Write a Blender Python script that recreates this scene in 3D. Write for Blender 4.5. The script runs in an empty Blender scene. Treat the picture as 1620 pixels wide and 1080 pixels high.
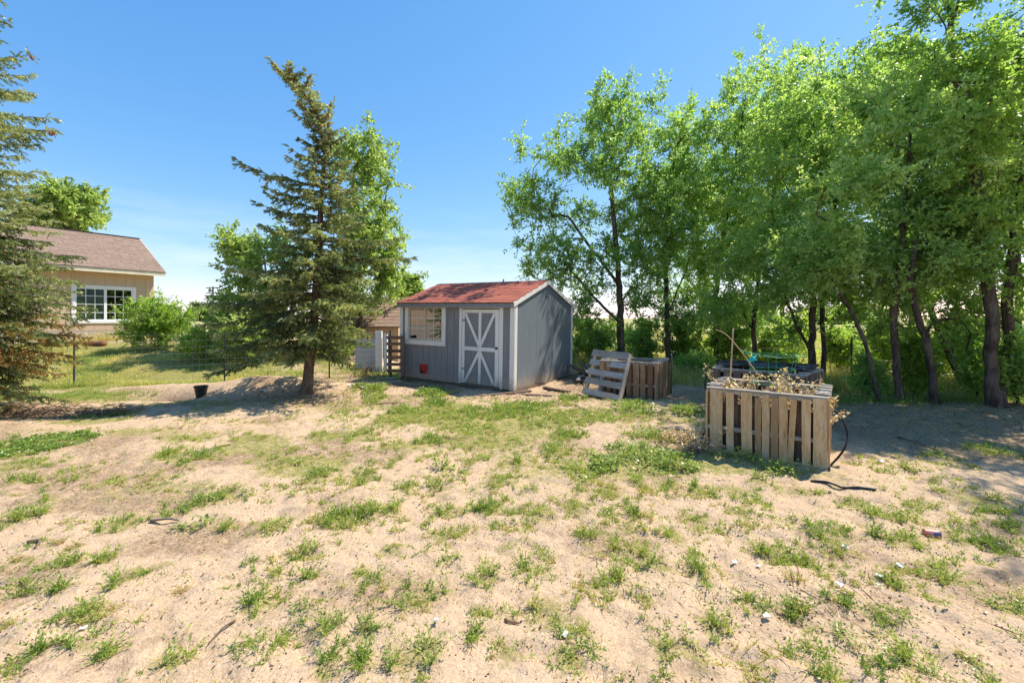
import bpy, math, random
import numpy as np
from mathutils import Vector, Matrix

# ------------------------------------------------------------------ camera, sky, sun, exposure
scene = bpy.context.scene
F = 680.0            # focal length in photograph pixels (1620 wide)
HOR, CX, EYE = 503.0, 810.0, 1.6
cam_d = bpy.data.cameras.new("camera"); cam = bpy.data.objects.new("camera", cam_d)
scene.collection.objects.link(cam); scene.camera = cam
cam.location = (0, 0, EYE); cam.rotation_euler = (math.radians(90), 0, 0)
cam_d.sensor_fit = 'HORIZONTAL'; cam_d.sensor_width = 36; cam_d.lens = F * 36 / 1620
cam_d.shift_y = -(540 - HOR) / 1620; cam_d.clip_end = 3000; cam_d.clip_start = 0.05

SUN_EL = math.radians(57)
sun_h = Vector((0.90, 0.436, 0)).normalized()
sun_to = (sun_h * math.cos(SUN_EL) + Vector((0, 0, math.sin(SUN_EL)))).normalized()
world = bpy.data.worlds.new("World"); scene.world = world; world.use_nodes = True
wn = world.node_tree; bg = wn.nodes['Background']
sky = wn.nodes.new('ShaderNodeTexSky'); sky.sky_type = 'NISHITA'; sky.sun_disc = False
sky.sun_elevation = SUN_EL; sky.sun_rotation = math.atan2(sun_h.x, sun_h.y)
sky.altitude = 1800; sky.air_density = 1.1; sky.dust_density = 0.6; sky.ozone_density = 3.0
# clear high-altitude air: each channel of the sky gets its own contrast
SKYK = 0.252
sepc = wn.nodes.new('ShaderNodeSeparateColor'); comb = wn.nodes.new('ShaderNodeCombineColor')
wn.links.new(sky.outputs[0], sepc.inputs[0])
for ch, (gam, mul) in enumerate(((1.20, .49), (.74, .485), (.40, .61))):
    sc = wn.nodes.new('ShaderNodeMath'); sc.operation = 'MULTIPLY'; sc.inputs[1].default_value = SKYK
    pw_ = wn.nodes.new('ShaderNodeMath'); pw_.operation = 'POWER'; pw_.inputs[1].default_value = gam
    m2 = wn.nodes.new('ShaderNodeMath'); m2.operation = 'MULTIPLY'; m2.inputs[1].default_value = mul / SKYK
    wn.links.new(sepc.outputs[ch], sc.inputs[0]); wn.links.new(sc.outputs[0], pw_.inputs[0])
    wn.links.new(pw_.outputs[0], m2.inputs[0]); wn.links.new(m2.outputs[0], comb.inputs[ch])
# a thin veil of low cloud towards the horizon
wtc = wn.nodes.new('ShaderNodeTexCoord'); wmp = wn.nodes.new('ShaderNodeMapping'); wmp.inputs['Scale'].default_value = (1.6, 1.6, 9.0)
wno = wn.nodes.new('ShaderNodeTexNoise'); wno.inputs['Scale'].default_value = 2.2; wno.inputs['Detail'].default_value = 7; wno.inputs['Roughness'].default_value = .6
wn.links.new(wtc.outputs['Generated'], wmp.inputs[0]); wn.links.new(wmp.outputs[0], wno.inputs['Vector'])
wsx = wn.nodes.new('ShaderNodeSeparateXYZ'); wn.links.new(wtc.outputs['Generated'], wsx.inputs[0])
wr1 = wn.nodes.new('ShaderNodeMapRange'); wr1.inputs['From Min'].default_value = .26; wr1.inputs['From Max'].default_value = .04; wn.links.new(wsx.outputs[2], wr1.inputs['Value'])
wr2 = wn.nodes.new('ShaderNodeMapRange'); wr2.inputs['From Min'].default_value = .42; wr2.inputs['From Max'].default_value = .85; wn.links.new(wno.outputs[0], wr2.inputs['Value'])
wmu = wn.nodes.new('ShaderNodeMath'); wmu.operation = 'MULTIPLY'; wn.links.new(wr1.outputs[0], wmu.inputs[0]); wn.links.new(wr2.outputs[0], wmu.inputs[1])
wmx = wn.nodes.new('ShaderNodeMix'); wmx.data_type = 'RGBA'; wn.links.new(wmu.outputs[0], wmx.inputs[0]); wn.links.new(comb.outputs[0], wmx.inputs[6]); wmx.inputs[7].default_value = (2.45, 2.75, 3.1, 1)
wn.links.new(wmx.outputs[2], bg.inputs[0]); bg.inputs[1].default_value = 0.15
sun_d = bpy.data.lights.new("sun", 'SUN'); sun_d.energy = 2.9; sun_d.angle = math.radians(0.6)
sun_d.color = (1.0, 0.92, 0.79)
sun = bpy.data.objects.new("sun", sun_d); scene.collection.objects.link(sun)
sun.rotation_euler = (-sun_to).to_track_quat('-Z', 'Y').to_euler(); sun.location = (10, 5, 20)
vs = scene.view_settings; scene.display_settings.display_device = 'sRGB'
vs.view_transform = 'Standard'; vs.look = 'None'; vs.exposure = 1.42; vs.gamma = 1.0
vs.use_curve_mapping = False
scene.cycles.max_bounces = 14; scene.cycles.transmission_bounces = 10; scene.cycles.transparent_max_bounces = 8
scene.cycles.diffuse_bounces = 9; scene.cycles.use_denoising = True

rng = np.random.default_rng(7)
R = random.Random(11)
C = scene.collection

# ------------------------------------------------------------------ noise and terrain
def _hash(ix, iy, seed):
    n = (ix.astype(np.int64) * 374761393 + iy.astype(np.int64) * 668265263 + seed * 1442695041) & 0xffffffff
    n = ((n ^ (n >> 13)) * 1274126177) & 0xffffffff
    n = ((n ^ (n >> 15)) * 2246822519) & 0xffffffff
    return (n ^ (n >> 16)) / 4294967295.0

def vnoise(x, y, seed=0):
    x = np.asarray(x, float); y = np.asarray(y, float)
    ix = np.floor(x); iy = np.floor(y); fx = x - ix; fy = y - iy
    fx = fx * fx * fx * (fx * (fx * 6 - 15) + 10); fy = fy * fy * fy * (fy * (fy * 6 - 15) + 10)
    a = _hash(ix, iy, seed); b = _hash(ix + 1, iy, seed)
    c = _hash(ix, iy + 1, seed); d = _hash(ix + 1, iy + 1, seed)
    return (a + (b - a) * fx) * (1 - fy) + (c + (d - c) * fx) * fy

def fbm(x, y, seed=0, oct=3):
    s = 0; a = .5
    for k in range(oct):
        s = s + a * (vnoise(x * 2 ** k + 17.3 * k, y * 2 ** k - 9.1 * k, seed + k) - .5); a *= .5
    return s

def sstep(a, b, t):
    t = np.clip((t - a) / (b - a), 0, 1); return t * t * (3 - 2 * t)

def gauss(x, y, cx, cy, rx, ry):
    return np.exp(-(((x - cx) / rx) ** 2 + ((y - cy) / ry) ** 2))

def base_h(x, y):
    x = np.asarray(x, float); y = np.asarray(y, float)
    left = sstep(-2.5, -6.5, x)
    h = left * 0.15 * np.clip(y - 10.3, 0, 5.5) * sstep(10.0, 11.5, y)
    h = h - 0.07 * gauss(x, y, .6, 9.7, 2.2, 1.6)
    h = h + 0.30 * gauss(x, y, -5.4, 9.6, 1.3, .55) + 0.10 * gauss(x, y, -3.3, 9.6, 1.6, .8)
    h = h - 0.34 * gauss(x, y, -7.2, 8.95, .55, .24) + .14 * gauss(x, y, -7.6, 9.6, 1.2, .35)
    h = h - 0.10 * gauss(x, y, -9.0, 7.4, 2.5, .35)
    h = h + 0.10 * gauss(x, y, 8.5, 7.4, 4.5, .7) + .05 * gauss(x, y, 3.0, 4.6, 1.1, .9)
    h = h - 0.25 * sstep(9.5, 16, y) * sstep(3, 7, x)
    h = h - 0.25 * gauss(x, y, -4.4, 15.0, 2.6, 2.0)
    return h

def H(x, y):
    x = np.asarray(x, float); y = np.asarray(y, float)
    near = 1 / (1 + np.clip(np.hypot(x, y) - 9, 0, 50) * .25)
    h = base_h(x, y) + fbm(x * .45, y * .45, 3, 3) * .10 * (1 + 1.2 * (1 - near))
    h = h + fbm(x * 2.1, y * 2.1, 11, 3) * .055 * near
    r = np.abs(fbm(x * 5.5, y * 5.5, 23, 2)); h = h - np.clip(.12 - r, 0, 1) * .10 * near
    h = h + fbm(x * 10, y * 10, 31, 3) * .036 * near
    d = vnoise(x * 7.3, y * 7.3, 57); h = h - sstep(.62, .85, d) * .022 * near
    far = sstep(60, 400, np.hypot(x, y)); h = h * (1 - far)
    return h + .0

H0 = float(H(0.0, 0.0))
def Hs(x, y): return float(H(x, y))

def G(u, v):
    """ground point seen at photograph pixel (u, v)"""
    D = EYE * F / max(v - HOR, 6)
    for _ in range(14):
        x = (u - CX) * D / F
        D = .5 * D + .5 * (EYE - float(base_h(x, D))) * F / max(v - HOR, 6)
    return (u - CX) * D / F, D

def W(u, v, D):
    return Vector(((u - CX) * D / F, D, EYE + (HOR - v) * D / F))

# ------------------------------------------------------------------ materials
def new_mat(name):
    m = bpy.data.materials.new(name); m.use_nodes = True
    nt = m.node_tree; p = nt.nodes['Principled BSDF']
    return m, nt, p

def N(nt, typ, **kw):
    n = nt.nodes.new(typ)
    for k, v in kw.items():
        if k.startswith('i_'):
            key = k[2:]; key = int(key) if key.isdigit() else key.replace('_', ' ')
            n.inputs[key].default_value = v
        else: setattr(n, k, v)
    return n

def ramp(nt, fac, stops):
    r = nt.nodes.new('ShaderNodeValToRGB'); e = r.color_ramp.elements
    while len(e) < len(stops): e.new(.5)
    for el, (p, c) in zip(e, stops): el.position = p; el.color = (*c, 1)
    nt.links.new(fac, r.inputs[0]); return r.outputs[0]

def mixc(nt, fac, a, b, mode='MIX'):
    m = nt.nodes.new('ShaderNodeMix'); m.data_type = 'RGBA'; m.blend_type = mode
    for i, s in ((0, fac), (6, a), (7, b)):
        if hasattr(s, 'node'): nt.links.new(s, m.inputs[i])
        elif isinstance(s, (int, float)): m.inputs[i].default_value = s
        else: m.inputs[i].default_value = (*s, 1)
    return m.outputs[2]

def noise(nt, scale, detail=3, rough=.55, vec=None, dist=0):
    n = N(nt, 'ShaderNodeTexNoise'); n.inputs['Scale'].default_value = scale
    n.inputs['Detail'].default_value = detail; n.inputs['Roughness'].default_value = rough
    n.inputs['Distortion'].default_value = dist
    if vec is not None: nt.links.new(vec, n.inputs['Vector'])
    return n.outputs[0]

def bump(nt, p, hgt, strength, dist=.01, prev=None):
    b = N(nt, 'ShaderNodeBump'); b.inputs['Strength'].default_value = strength
    b.inputs['Distance'].default_value = dist; nt.links.new(hgt, b.inputs['Height'])
    if prev: nt.links.new(prev, b.inputs['Normal'])
    nt.links.new(b.outputs[0], p.inputs['Normal']); return b.outputs[0]

def simple(name, col, rough=.7, var=.25, scale=8, metal=0, bmp=.0, spec=.3):
    m, nt, p = new_mat(name)
    tc = N(nt, 'ShaderNodeTexCoord')
    oi = N(nt, 'ShaderNodeObjectInfo')
    add = N(nt, 'ShaderNodeVectorMath'); nt.links.new(tc.outputs['Object'], add.inputs[0])
    cmb = N(nt, 'ShaderNodeMath', operation='MULTIPLY'); cmb.inputs[1].default_value = 31
    nt.links.new(oi.outputs['Random'], cmb.inputs[0]); nt.links.new(cmb.outputs[0], add.inputs[1])
    f = noise(nt, scale, 4, .6, add.outputs[0])
    dk = tuple(c * (1 - var) for c in col); lt = tuple(min(1, c * (1 + var)) for c in col)
    nt.links.new(ramp(nt, f, [(.3, dk), (.7, lt)]), p.inputs['Base Color'])
    p.inputs['Roughness'].default_value = rough; p.inputs['Metallic'].default_value = metal
    p.inputs['Specular IOR Level'].default_value = spec
    if bmp: bump(nt, p, f, bmp)
    return m

def wood(name, lt, dk, streak=.6, grey=None):
    m, nt, p = new_mat(name)
    tc = N(nt, 'ShaderNodeTexCoord'); oi = N(nt, 'ShaderNodeObjectInfo')
    mp = N(nt, 'ShaderNodeMapping'); mp.inputs['Scale'].default_value = (5, 5, .6)
    mul = N(nt, 'ShaderNodeMath', operation='MULTIPLY'); mul.inputs[1].default_value = 57
    nt.links.new(oi.outputs['Random'], mul.inputs[0])
    nt.links.new(tc.outputs['Object'], mp.inputs['Vector']); nt.links.new(mul.outputs[0], mp.inputs['Location'])
    g = noise(nt, 3.0, 6, .7, mp.outputs[0], 1.2)
    mp2 = N(nt, 'ShaderNodeMapping'); mp2.inputs['Scale'].default_value = (1.2, 1.2, 2)
    nt.links.new(tc.outputs['Object'], mp2.inputs['Vector']); nt.links.new(mul.outputs[0], mp2.inputs['Location'])
    w = noise(nt, 2.0, 3, .6, mp2.outputs[0])
    c = ramp(nt, g, [(.28, dk), (.5, tuple((a + b) / 2 for a, b in zip(lt, dk))), (.68, lt)])
    if grey: c = mixc(nt, ramp(nt, w, [(.42, (0, 0, 0)), (.62, (1, 1, 1))]), c, grey)
    bh = ramp(nt, oi.outputs['Random'], [(.0, (.78, .70, .66)), (.35, (1, .93, .82)), (.6, (1.0, 1.0, 1.0)), (.8, (.72, .74, .76)), (1, (1, .86, .68))])
    c = mixc(nt, .85, c, bh, 'MULTIPLY')
    st = noise(nt, 1.3, 5, .8, mp2.outputs[0]); c = mixc(nt, ramp(nt, st, [(.50, (0, 0, 0)), (.72, (.75, .75, .75))]), c, tuple(x * .62 for x in dk))
    # knots
    vo = N(nt, 'ShaderNodeTexVoronoi'); vo.inputs['Scale'].default_value = 3.2
    nt.links.new(mp2.outputs[0], vo.inputs['Vector'])
    c = mixc(nt, ramp(nt, vo.outputs['Distance'], [(.05, (1, 1, 1)), (.11, (0, 0, 0))]), c, tuple(x * .4 for x in dk))
    hs = N(nt, 'ShaderNodeHueSaturation'); nt.links.new(c, hs.inputs['Color'])
    mr = N(nt, 'ShaderNodeMapRange'); mr.inputs['To Min'].default_value = .72; mr.inputs['To Max'].default_value = 1.25
    nt.links.new(oi.outputs['Random'], mr.inputs['Value']); nt.links.new(mr.outputs[0], hs.inputs['Value'])
    nt.links.new(hs.outputs[0], p.inputs['Base Color'])
    p.inputs['Roughness'].default_value = .85; p.inputs['Specular IOR Level'].default_value = .2
    bump(nt, p, g, .6, .004)
    return m

def leafmat(name, stops, trans=.4, transcol=1.5, rough=.38):
    """tint attribute (0..1) drives colour; each separate leaf varies"""
    m, nt, p = new_mat(name)
    at = N(nt, 'ShaderNodeAttribute', attribute_name='tint')
    c = ramp(nt, at.outputs['Fac'], stops)
    nt.links.new(c, p.inputs['Base Color']); p.inputs['Roughness'].default_value = rough
    p.inputs['Specular IOR Level'].default_value = .35
    tr = N(nt, 'ShaderNodeBsdfTranslucent')
    tcx = mixc(nt, 1.0, c, (min(1, transcol * 1.0), min(1.0, transcol), .5), 'MULTIPLY')
    g = N(nt, 'ShaderNodeHueSaturation'); g.inputs['Value'].default_value = 2.3; nt.links.new(tcx, g.inputs['Color'])
    nt.links.new(g.outputs[0], tr.inputs[0])
    mx = N(nt, 'ShaderNodeMixShader'); mx.inputs[0].default_value = trans
    nt.links.new(p.outputs[0], mx.inputs[1]); nt.links.new(tr.outputs[0], mx.inputs[2])
    nt.links.new(mx.outputs[0], nt.nodes['Material Output'].inputs[0])
    return m

M = {}
def ground_mat():
    m, nt, p = new_mat("sandy_ground")
    tc = N(nt, 'ShaderNodeTexCoord'); v = tc.outputs['Object']
    n1 = noise(nt, .9, 5, .6, v); n2 = noise(nt, 9, 5, .65, v); n3 = noise(nt, 70, 4, .7, v)
    c = ramp(nt, n1, [(.3, (.475, .32, .20)), (.7, (.55, .39, .262))])
    c = mixc(nt, ramp(nt, n2, [(.40, (.7, .7, .7)), (.56, (0, 0, 0))]), c, (.42, .28, .17))
    c = mixc(nt, .55, c, ramp(nt, n3, [(.3, (.31, .21, .13)), (.5, (.50, .365, .24)), (.68, (.66, .525, .38))]))
    vo = N(nt, 'ShaderNodeTexVoronoi'); vo.inputs['Scale'].default_value = 26; nt.links.new(v, vo.inputs['Vector'])
    pk = ramp(nt, vo.outputs['Distance'], [(.06, (1, 1, 1)), (.13, (0, 0, 0))])
    gate = ramp(nt, noise(nt, 5, 3, .6, v), [(.50, (0, 0, 0)), (.60, (1, 1, 1))])
    pk = mixc(nt, 1, pk, gate, 'MULTIPLY')
    c = mixc(nt, pk, c, (.20, .135, .085))
    at = N(nt, 'ShaderNodeAttribute', attribute_name='cov')
    sep = N(nt, 'ShaderNodeSeparateColor'); nt.links.new(at.outputs['Color'], sep.inputs[0])
    def gated(ch, sc, lo, hi):
        a = N(nt, 'ShaderNodeMath', operation='ADD'); nt.links.new(sep.outputs[ch], a.inputs[0])
        nn = noise(nt, sc, 6, .7, v); nt.links.new(nn, a.inputs[1])
        return ramp(nt, a.outputs[0], [(lo, (0, 0, 0)), (hi, (1, 1, 1))])
    litter = ramp(nt, noise(nt, 45, 5, .75, v), [(.35, (.16, .105, .065)), (.52, (.33, .225, .14)), (.68, (.50, .38, .26))])
    c = mixc(nt, gated(0, 12, .70, .98), c, litter)
    grn = ramp(nt, noise(nt, 60, 5, .75, v), [(.35, (.09, .11, .03)), (.48, (.21, .21, .055)), (.60, (.40, .32, .12)), (.74, (.54, .40, .22))])
    c = mixc(nt, gated(1, 16, .72, .95), c, grn)
    dry = ramp(nt, noise(nt, 30, 6, .8, v), [(.35, (.16, .17, .06)), (.5, (.34, .31, .13)), (.7, (.5, .43, .23))])
    c = mixc(nt, gated(2, 6, .72, .95), c, dry)
    nt.links.new(c, p.inputs['Base Color']); p.inputs['Roughness'].default_value = .95
    p.inputs['Specular IOR Level'].default_value = .1
    b1 = N(nt, 'ShaderNodeBump'); b1.inputs['Strength'].default_value = .75; b1.inputs['Distance'].default_value = .035
    nt.links.new(noise(nt, 13, 5, .68, v), b1.inputs['Height'])
    bump(nt, p, n3, .8, .008, b1.outputs[0])
    return m
M['ground'] = ground_mat()

ELM = [(0, (.10, .185, .06)), (.35, (.185, .30, .09)), (.7, (.30, .415, .15)), (1, (.45, .52, .27))]
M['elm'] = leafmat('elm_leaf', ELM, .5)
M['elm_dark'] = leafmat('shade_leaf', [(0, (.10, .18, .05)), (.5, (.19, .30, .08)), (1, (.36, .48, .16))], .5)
M['cotton'] = leafmat('cottonwood_leaf', [(0, (.10, .16, .05)), (.4, (.19, .27, .085)), (.75, (.30, .38, .14)), (1, (.42, .46, .22))], .48)
M['bushleaf'] = leafmat('bush_leaf', [(0, (.11, .18, .04)), (.5, (.22, .33, .07)), (1, (.40, .46, .13))], .5)
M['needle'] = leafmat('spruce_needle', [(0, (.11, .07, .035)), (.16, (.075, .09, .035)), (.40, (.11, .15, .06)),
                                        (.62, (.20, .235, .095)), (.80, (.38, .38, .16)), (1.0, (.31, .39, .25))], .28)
M['needle_brown'] = leafmat('dying_needle', [(0, (.10, .055, .018)), (.5, (.27, .16, .045)), (1, (.38, .27, .09))], .2)
M['weed'] = leafmat('weed_leaf', [(0, (.11, .18, .035)), (.35, (.23, .31, .065)), (.65, (.37, .39, .10)), (.85, (.33, .28, .10)), (1, (.42, .30, .16))], .3)
M['grass'] = leafmat('grass_blade', [(0, (.10, .18, .04)), (.4, (.24, .31, .075)), (.7, (.42, .42, .13)), (1, (.62, .52, .26))], .35)
M['drygrass'] = leafmat('dry_grass', [(0, (.12, .15, .035)), (.4, (.30, .29, .09)), (1, (.52, .43, .20))], .35)
M['dryplant'] = leafmat('withered_leaf', [(0, (.33, .22, .13)), (.5, (.56, .42, .27)), (1, (.76, .66, .50))], .25)
M['litter'] = leafmat('leaf_litter', [(0, (.06, .035, .02)), (.5, (.18, .11, .06)), (.8, (.34, .24, .14)), (1, (.5, .42, .3))], .1)

def barkmat(name, a, b, sc=14):
    m, nt, p = new_mat(name)
    tc = N(nt, 'ShaderNodeTexCoord'); mp = N(nt, 'ShaderNodeMapping'); mp.inputs['Scale'].default_value = (1, 1, .22)
    nt.links.new(tc.outputs['Object'], mp.inputs['Vector'])
    n = noise(nt, sc, 6, .7, mp.outputs[0], .6)
    n2 = noise(nt, 2.5, 3, .6, tc.outputs['Object'])
    c = ramp(nt, n, [(.33, tuple(x * .35 for x in a)), (.5, a), (.7, b)])
    c = mixc(nt, ramp(nt, n2, [(.4, (0, 0, 0)), (.7, (.5, .5, .5))]), c, b)
    nt.links.new(c, p.inputs['Base Color']); p.inputs['Roughness'].default_value = .95
    p.inputs['Specular IOR Level'].default_value = .1
    bump(nt, p, n, 1.0, .03); return m
M['bark'] = barkmat('elm_bark', (.075, .055, .04), (.20, .16, .125))
M['bark_sp'] = barkmat('spruce_bark', (.11, .075, .055), (.26, .19, .14), 22)
M['stem'] = simple('stem', (.22, .15, .09), .9)
M['cone'] = simple('spruce_cone', (.22, .085, .04), .8, .4, 60)

def paint(name, col, dirt, streak=.5, rough=.65, splash=0):
    m, nt, p = new_mat(name)
    tc = N(nt, 'ShaderNodeTexCoord'); v = tc.outputs['Object']
    mp = N(nt, 'ShaderNodeMapping'); mp.inputs['Scale'].default_value = (6, 6, .5); nt.links.new(v, mp.inputs[0])
    a = noise(nt, 4, 5, .7, mp.outputs[0]); b = noise(nt, 1.7, 3, .6, v); g = noise(nt, 26, 5, .75, v)
    c = ramp(nt, a, [(.3, tuple(x * (1 - .22 * streak) for x in col)), (.7, tuple(min(1, x * (1 + .16 * streak)) for x in col))])
    c = mixc(nt, ramp(nt, b, [(.4, (0, 0, 0)), (.8, (.35, .35, .35))]), c, tuple(min(1, x * 1.25) for x in col))
    c = mixc(nt, ramp(nt, g, [(.66, (0, 0, 0)), (.73, (.85, .85, .85))]), c, dirt)
    if splash:     # sand spattered up by rain on the lowest boards
        sz = N(nt, 'ShaderNodeSeparateXYZ'); nt.links.new(v, sz.inputs[0])
        mr = N(nt, 'ShaderNodeMapRange'); mr.inputs['From Min'].default_value = .42; mr.inputs['From Max'].default_value = .0; mr.inputs['To Max'].default_value = .42
        nt.links.new(sz.outputs[2], mr.inputs['Value']); ad = N(nt, 'ShaderNodeMath', operation='ADD'); nt.links.new(mr.outputs[0], ad.inputs[0])
        nt.links.new(noise(nt, 14, 6, .8, v), ad.inputs[1]); c = mixc(nt, ramp(nt, ad.outputs[0], [(.62, (0, 0, 0)), (.95, (.8, .8, .8))]), c, (.40, .30, .21))
    nt.links.new(c, p.inputs['Base Color']); p.inputs['Roughness'].default_value = rough
    p.inputs['Specular IOR Level'].default_value = .25
    bump(nt, p, a, .35, .003); return m
M['grey'] = paint('grey_siding_paint', (.215, .22, .232), (.20, .17, .14), .9, splash=1)
M['grey_gable_shade'] = paint('grey_paint_gable_shade', (.165, .190, .215), (.22, .20, .18), .9, splash=1)  # same siding grey, with the gable's dimmer, bluer light put into the colour
M['white'] = paint('white_trim_paint', (.72, .70, .66), (.34, .27, .20), .45, splash=1)
M['vinyl'] = simple('white_vinyl', (.78, .78, .78), .4, .04, 3)
M['redpaint'] = simple('red_paint', (.42, .015, .02), .5, .35, 6)
M['tan'] = paint('tan_siding_paint', (.55, .40, .28), (.33, .22, .15), .25)
M['tan2'] = paint('yellow_tan_paint', (.50, .37, .23), (.38, .28, .18), .3)
M['soffit'] = simple('pale_fascia', (.72, .64, .48), .6, .08, 3)
def shingle_mat(name, a, b, c3, rnd=.35):
    m, nt, p = new_mat(name)
    tc = N(nt, 'ShaderNodeTexCoord'); oi = N(nt, 'ShaderNodeObjectInfo'); at = N(nt, 'ShaderNodeAttribute', attribute_name='tint')
    geo = N(nt, 'ShaderNodeNewGeometry')
    g = noise(nt, 90, 3, .8, geo.outputs['Position']); l = noise(nt, 1.6, 5, .7, geo.outputs['Position'])
    ad = N(nt, 'ShaderNodeMath', operation='ADD'); nt.links.new(oi.outputs['Random'], ad.inputs[0]); nt.links.new(at.outputs['Fac'], ad.inputs[1])
    fr = N(nt, 'ShaderNodeMath', operation='FRACT'); nt.links.new(ad.outputs[0], fr.inputs[0])
    c = mixc(nt, fr.outputs[0], a, b)
    c = mixc(nt, ramp(nt, l, [(.45, (0, 0, 0)), (.66, (.75, .75, .75))]), c, c3)
    c = mixc(nt, .55, c, ramp(nt, g, [(.3, tuple(x * .45 for x in a)), (.7, tuple(min(1, x * 1.4) for x in b))]))
    nt.links.new(c, p.inputs['Base Color']); p.inputs['Roughness'].default_value = .95
    p.inputs['Specular IOR Level'].default_value = .12
    bump(nt, p, g, .4, .004); return m
M['redshingle'] = shingle_mat('red_shingle', (.30, .085, .06), (.48, .17, .12), (.23, .075, .06))
M['brownshingle'] = shingle_mat('brown_shingle', (.235, .165, .13), (.36, .26, .21), (.28, .195, .155))
M['brownshingle2'] = shingle_mat('tan_brown_shingle', (.24, .15, .115), (.38, .265, .215), (.30, .2, .16))
M['pallet'] = wood('pallet_wood', (.76, .53, .29), (.40, .235, .105), grey=(.64, .48, .29))
M['pallet_red'] = wood('red_brown_pallet_wood', (.50, .28, .15), (.22, .11, .055), grey=(.40, .28, .18))
M['pallet_grey'] = wood('grey_pallet_wood', (.52, .49, .44), (.28, .24, .20), grey=(.46, .44, .41))
M['oldwood'] = wood('old_brown_wood', (.24, .16, .11), (.09, .06, .04), grey=(.20, .16, .13))
M['soil'] = simple('dark_soil', (.13, .085, .055), .95, .4, 20, bmp=.8)
M['fabric'] = simple('brown_liner', (.10, .075, .055), .9, .4, 6)
M['black'] = simple('black_plastic', (.022, .022, .024), .45, .3, 9)
M['darksheet'] = simple('dark_plastic_sheet', (.035, .045, .06), .35, .5, 9, spec=.5)
M['steel'] = simple('galvanised_wire', (.38, .37, .35), .5, .2, 9, .6)
M['rust'] = simple('dark_steel_post', (.045, .05, .05), .7, .4, 14)
M['greenwire'] = simple('green_coated_wire', (.05, .30, .14), .45, .15, 9)
M['teal'] = simple('teal_plastic', (.01, .42, .42), .4, .1, 9)
M['vinylframe'] = simple('window_frame_tan', (.56, .50, .40), .5, .1, 4)
M['dim'] = simple('dim_interior', (.10, .08, .06), .9, .3, 3)
M['blind'] = simple('pale_blind', (.75, .77, .82), .6, .1, 3)
M['window_backing'] = simple('tan_cardboard', (.34, .21, .115), .85, .4, 3)
M['papers'] = simple('white_scrap', (.68, .68, .66), .6, .12, 20)
M['stone'] = simple('pale_stone', (.42, .36, .30), .9, .3, 30)
M['paleblue'] = simple('pale_blue_panel', (.45, .50, .56), .6, .1, 3)
def glassmat(ior):
    m, nt, p = new_mat('window_glass')
    gl = N(nt, 'ShaderNodeBsdfGlossy'); gl.inputs['Roughness'].default_value = .02; gl.inputs[0].default_value = (.9, .92, .95, 1)
    tr = N(nt, 'ShaderNodeBsdfTransparent'); tr.inputs[0].default_value = (.80, .84, .82, 1)
    fr = N(nt, 'ShaderNodeFresnel'); fr.inputs[0].default_value = ior
    mx = N(nt, 'ShaderNodeMixShader'); nt.links.new(fr.outputs[0], mx.inputs[0])
    nt.links.new(tr.outputs[0], mx.inputs[1]); nt.links.new(gl.outputs[0], mx.inputs[2])
    nt.links.new(mx.outputs[0], nt.nodes['Material Output'].inputs[0]); return m
M['glass'] = glassmat(3.6)
M['clearglass'] = glassmat(1.7)
def canmat():
    m, nt, p = new_mat('can_print')
    tc = N(nt, 'ShaderNodeTexCoord'); sp = N(nt, 'ShaderNodeSeparateXYZ'); nt.links.new(tc.outputs['Object'], sp.inputs[0])
    c = ramp(nt, noise(nt, 25, 2, .5, tc.outputs['Object']), [(.45, (.50, .10, .07)), (.5, (.55, .25, .22)), (.58, (.09, .07, .16))])
    nt.links.new(c, p.inputs['Base Color']); p.inputs['Roughness'].default_value = .35; return m
M['can'] = canmat()

# ------------------------------------------------------------------ object helpers
def tag(o, label=None, cat=None, group=None, kind=None):
    if label: o['label'] = label
    if cat: o['category'] = cat
    if group: o['group'] = group
    if kind: o['kind'] = kind
    return o

def np_mesh(name, V, Fc, mat=None, tint=None, smooth=False):
    V = np.asarray(V, np.float32).reshape(-1, 3); Fc = np.asarray(Fc, np.int32)
    k = Fc.shape[1]; me = bpy.data.meshes.new(name)
    me.vertices.add(len(V)); me.vertices.foreach_set('co', V.ravel())
    me.loops.add(Fc.size); me.loops.foreach_set('vertex_index', Fc.ravel())
    me.polygons.add(len(Fc)); me.polygons.foreach_set('loop_start', np.arange(0, Fc.size, k, dtype=np.int32))
    if smooth: me.polygons.foreach_set('use_smooth', np.ones(len(Fc), bool))
    if tint is not None:
        a = me.attributes.new('tint', 'FLOAT', 'POINT'); a.data.foreach_set('value', np.clip(np.asarray(tint, np.float32), 0, 1))
    me.update(calc_edges=True)
    if mat: me.materials.append(mat)
    return me

def link(name, me, parent=None, loc=(0, 0, 0)):
    o = bpy.data.objects.new(name, me); C.objects.link(o); o.location = loc
    if parent: o.parent = parent
    return o

def empty(name, loc, rot=(0, 0, 0)):
    o = bpy.data.objects.new(name, None); C.objects.link(o); o.location = loc; o.rotation_euler = rot
    o.empty_display_size = .2; return o

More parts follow.
